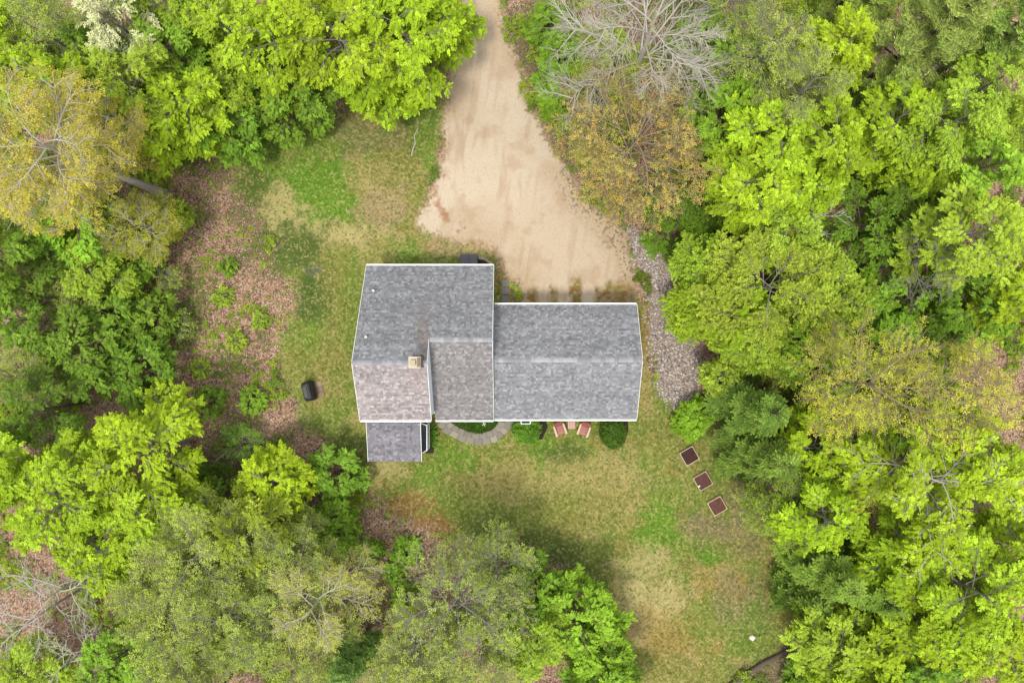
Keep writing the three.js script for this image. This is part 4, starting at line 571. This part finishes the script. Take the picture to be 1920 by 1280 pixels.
{
  const tuft = (() => { const pos = [], r = rng(2); for (let k = 0; k < 7; k++) { const a = r() * 6.3, l = .035 + .05 * r(), h = .03 + .035 * r(), w = .012, ox = (r() - .5) * .12, oz = (r() - .5) * .12, c = Math.cos(a), s = Math.sin(a); pos.push(ox - s * w, 0, oz + c * w, ox + c * l, h, oz + s * l, ox + s * w, 0, oz - c * w); } const g = new THREE.BufferGeometry(); g.setAttribute('position', new THREE.BufferAttribute(new Float32Array(pos), 3)); g.setAttribute('normal', new THREE.BufferAttribute(new Float32Array(pos.map((_, i) => i % 3 === 1 ? 1 : 0)), 3)); return g; })();
  const blade = mat(0xffffff, { roughness: .9, side: THREE.DoubleSide });
  const onPaving = (x, z) => { const px = 960 + x * 27, py = 640 + z * 27; return (px > 805 && px < 965 && py > 775 && py < 838) || (px > 936 && px < 957 && py > 520 && py < 585) || (px > 578 && px < 610 && py > 708 && py < 750) || (px > 958 && px < 1026 && py > 780 && py < 830) || (px > 1124 && px < 1178 && py > 780 && py < 838); };
  scatter('grass', tuft, blade, 200000, 51, (g, x, z) => g.kind === 'lawn' && g.stone < -.2 && !inHouse(x, z) && !onPaving(x, z), (x, z, r, g) => { const s = .6 + .7 * r(), k = .75 + .75 * r(); put(x, gh(x, z), z, 0, r() * 6.3, 0, s); return [g.c[0] * k, g.c[1] * k, g.c[2] * k]; }, 'short mottled green and straw lawn grass round the house', 'grass');
  const litter = (() => { const g = new THREE.BufferGeometry(); g.setAttribute('position', new THREE.BufferAttribute(new Float32Array([-.05, 0, 0, 0, .018, .028, .055, .004, 0, -.05, 0, 0, .055, .004, 0, 0, .022, -.03]), 3)); g.computeVertexNormals(); return g; })();
  const lc = [[222, 182, 152], [204, 162, 128], [238, 214, 188], [172, 128, 98], [136, 96, 72], [196, 146, 120]].map((c) => C(...c));
  scatter('leaf_litter', litter, mat(0xffffff, { roughness: .9, side: THREE.DoubleSide }), 110000, 52, (g, x, z, r) => g.kind === 'wood' && r() < .35 + .65 * sm(-2, .5, g.cover), (x, z, r) => { put(x, gh(x, z) + .012, z, (r() - .5) * .8, r() * 6.3, (r() - .5) * .8, .8 + 1.1 * r()); const c = lc[Math.floor(r() * lc.length)], k = .85 + .3 * r(); return c.map((v) => v * k); }, 'brown and pinkish fallen leaves covering the woodland floor', 'leaf litter');
  scatter('undergrowth', S.cover, leafMat, 150000, 53, (g, x, z, r) => { if (g.kind !== 'wood') return false; if (g.stone > -2.2 && x < 9.8 && z > -9.5 && r() < .8) return false; const n = fbm(x * .55 + 2, z * .55, 3); return g.cover > -.3 ? (n > .56 ? r() < .5 : r() < .09) : n > .44 && r() < sm(.42, .66, n); }, (x, z, r, g) => { const open = g.cover > -.3, hgt = (open ? .15 : .6) * r(); put(x, gh(x, z) + .04 + hgt, z, (r() - .5) * .9, r() * 6.3, (r() - .5) * .9, (open ? .5 : .7) + .7 * r()); const n = noise(x * .8 + 60, z * .8), c = n < .4 ? C(122, 152, 50, K) : n < .7 ? C(146, 174, 46, K) : C(166, 192, 52, K), k = .75 + .45 * r(); return c.map((v) => v * k); }, 'low green woodland plants growing through the fallen leaves', 'undergrowth');
  const sc = [[228, 216, 206], [208, 192, 180], [242, 234, 226], [186, 168, 158], [200, 176, 162], [150, 136, 128], [216, 198, 182]].map((c) => C(...c));
  scatter('crushed_stone', rockGeo(4, 1), mat(0xffffff, { roughness: .9 }), 420000, 54, (g, x, z, r) => g.stone > -.55 && r() < sm(-.6, .25, g.stone), (x, z, r) => { const s = .04 + .05 * r() * r() + .02 * r(); put(x, gh(x, z) + s * .3, z, r() * 3, r() * 6.3, r() * 3, s * (.8 + .6 * r()), s, s); const rusty = sm(PX(1288), PX(1322), x) * sm(PZ(690), PZ(650), z), c = mixc(sc[Math.floor(r() * sc.length)], C(150, 96, 74), rusty * .7), k = .95 + .4 * r(); return c.map((v) => v * k); }, 'bed of pale angular crushed stone beside the garage wing', 'stone bed');
  scatter('fallen_petals', litter, mat(0xffffff, { roughness: .9, side: THREE.DoubleSide }), 26000, 55, (g, x, z, r) => g.kind === 'lawn' && !inHouse(x, z) && r() < .05 + .6 * Math.max(sm(1.8, 0, g.lawn), 0), (x, z, r) => { put(x, gh(x, z) + .05, z, (r() - .5), r() * 6.3, (r() - .5), .4 + .5 * r()); return (r() < .5 ? C(230, 216, 168, 1.4) : C(206, 196, 120, 1.4)).map((v) => v); }, 'pale bits of fallen blossom and leaf on the lawn edges', 'leaf litter');
}
console.log('instances', leaves);
renderer.render(scene, camera);
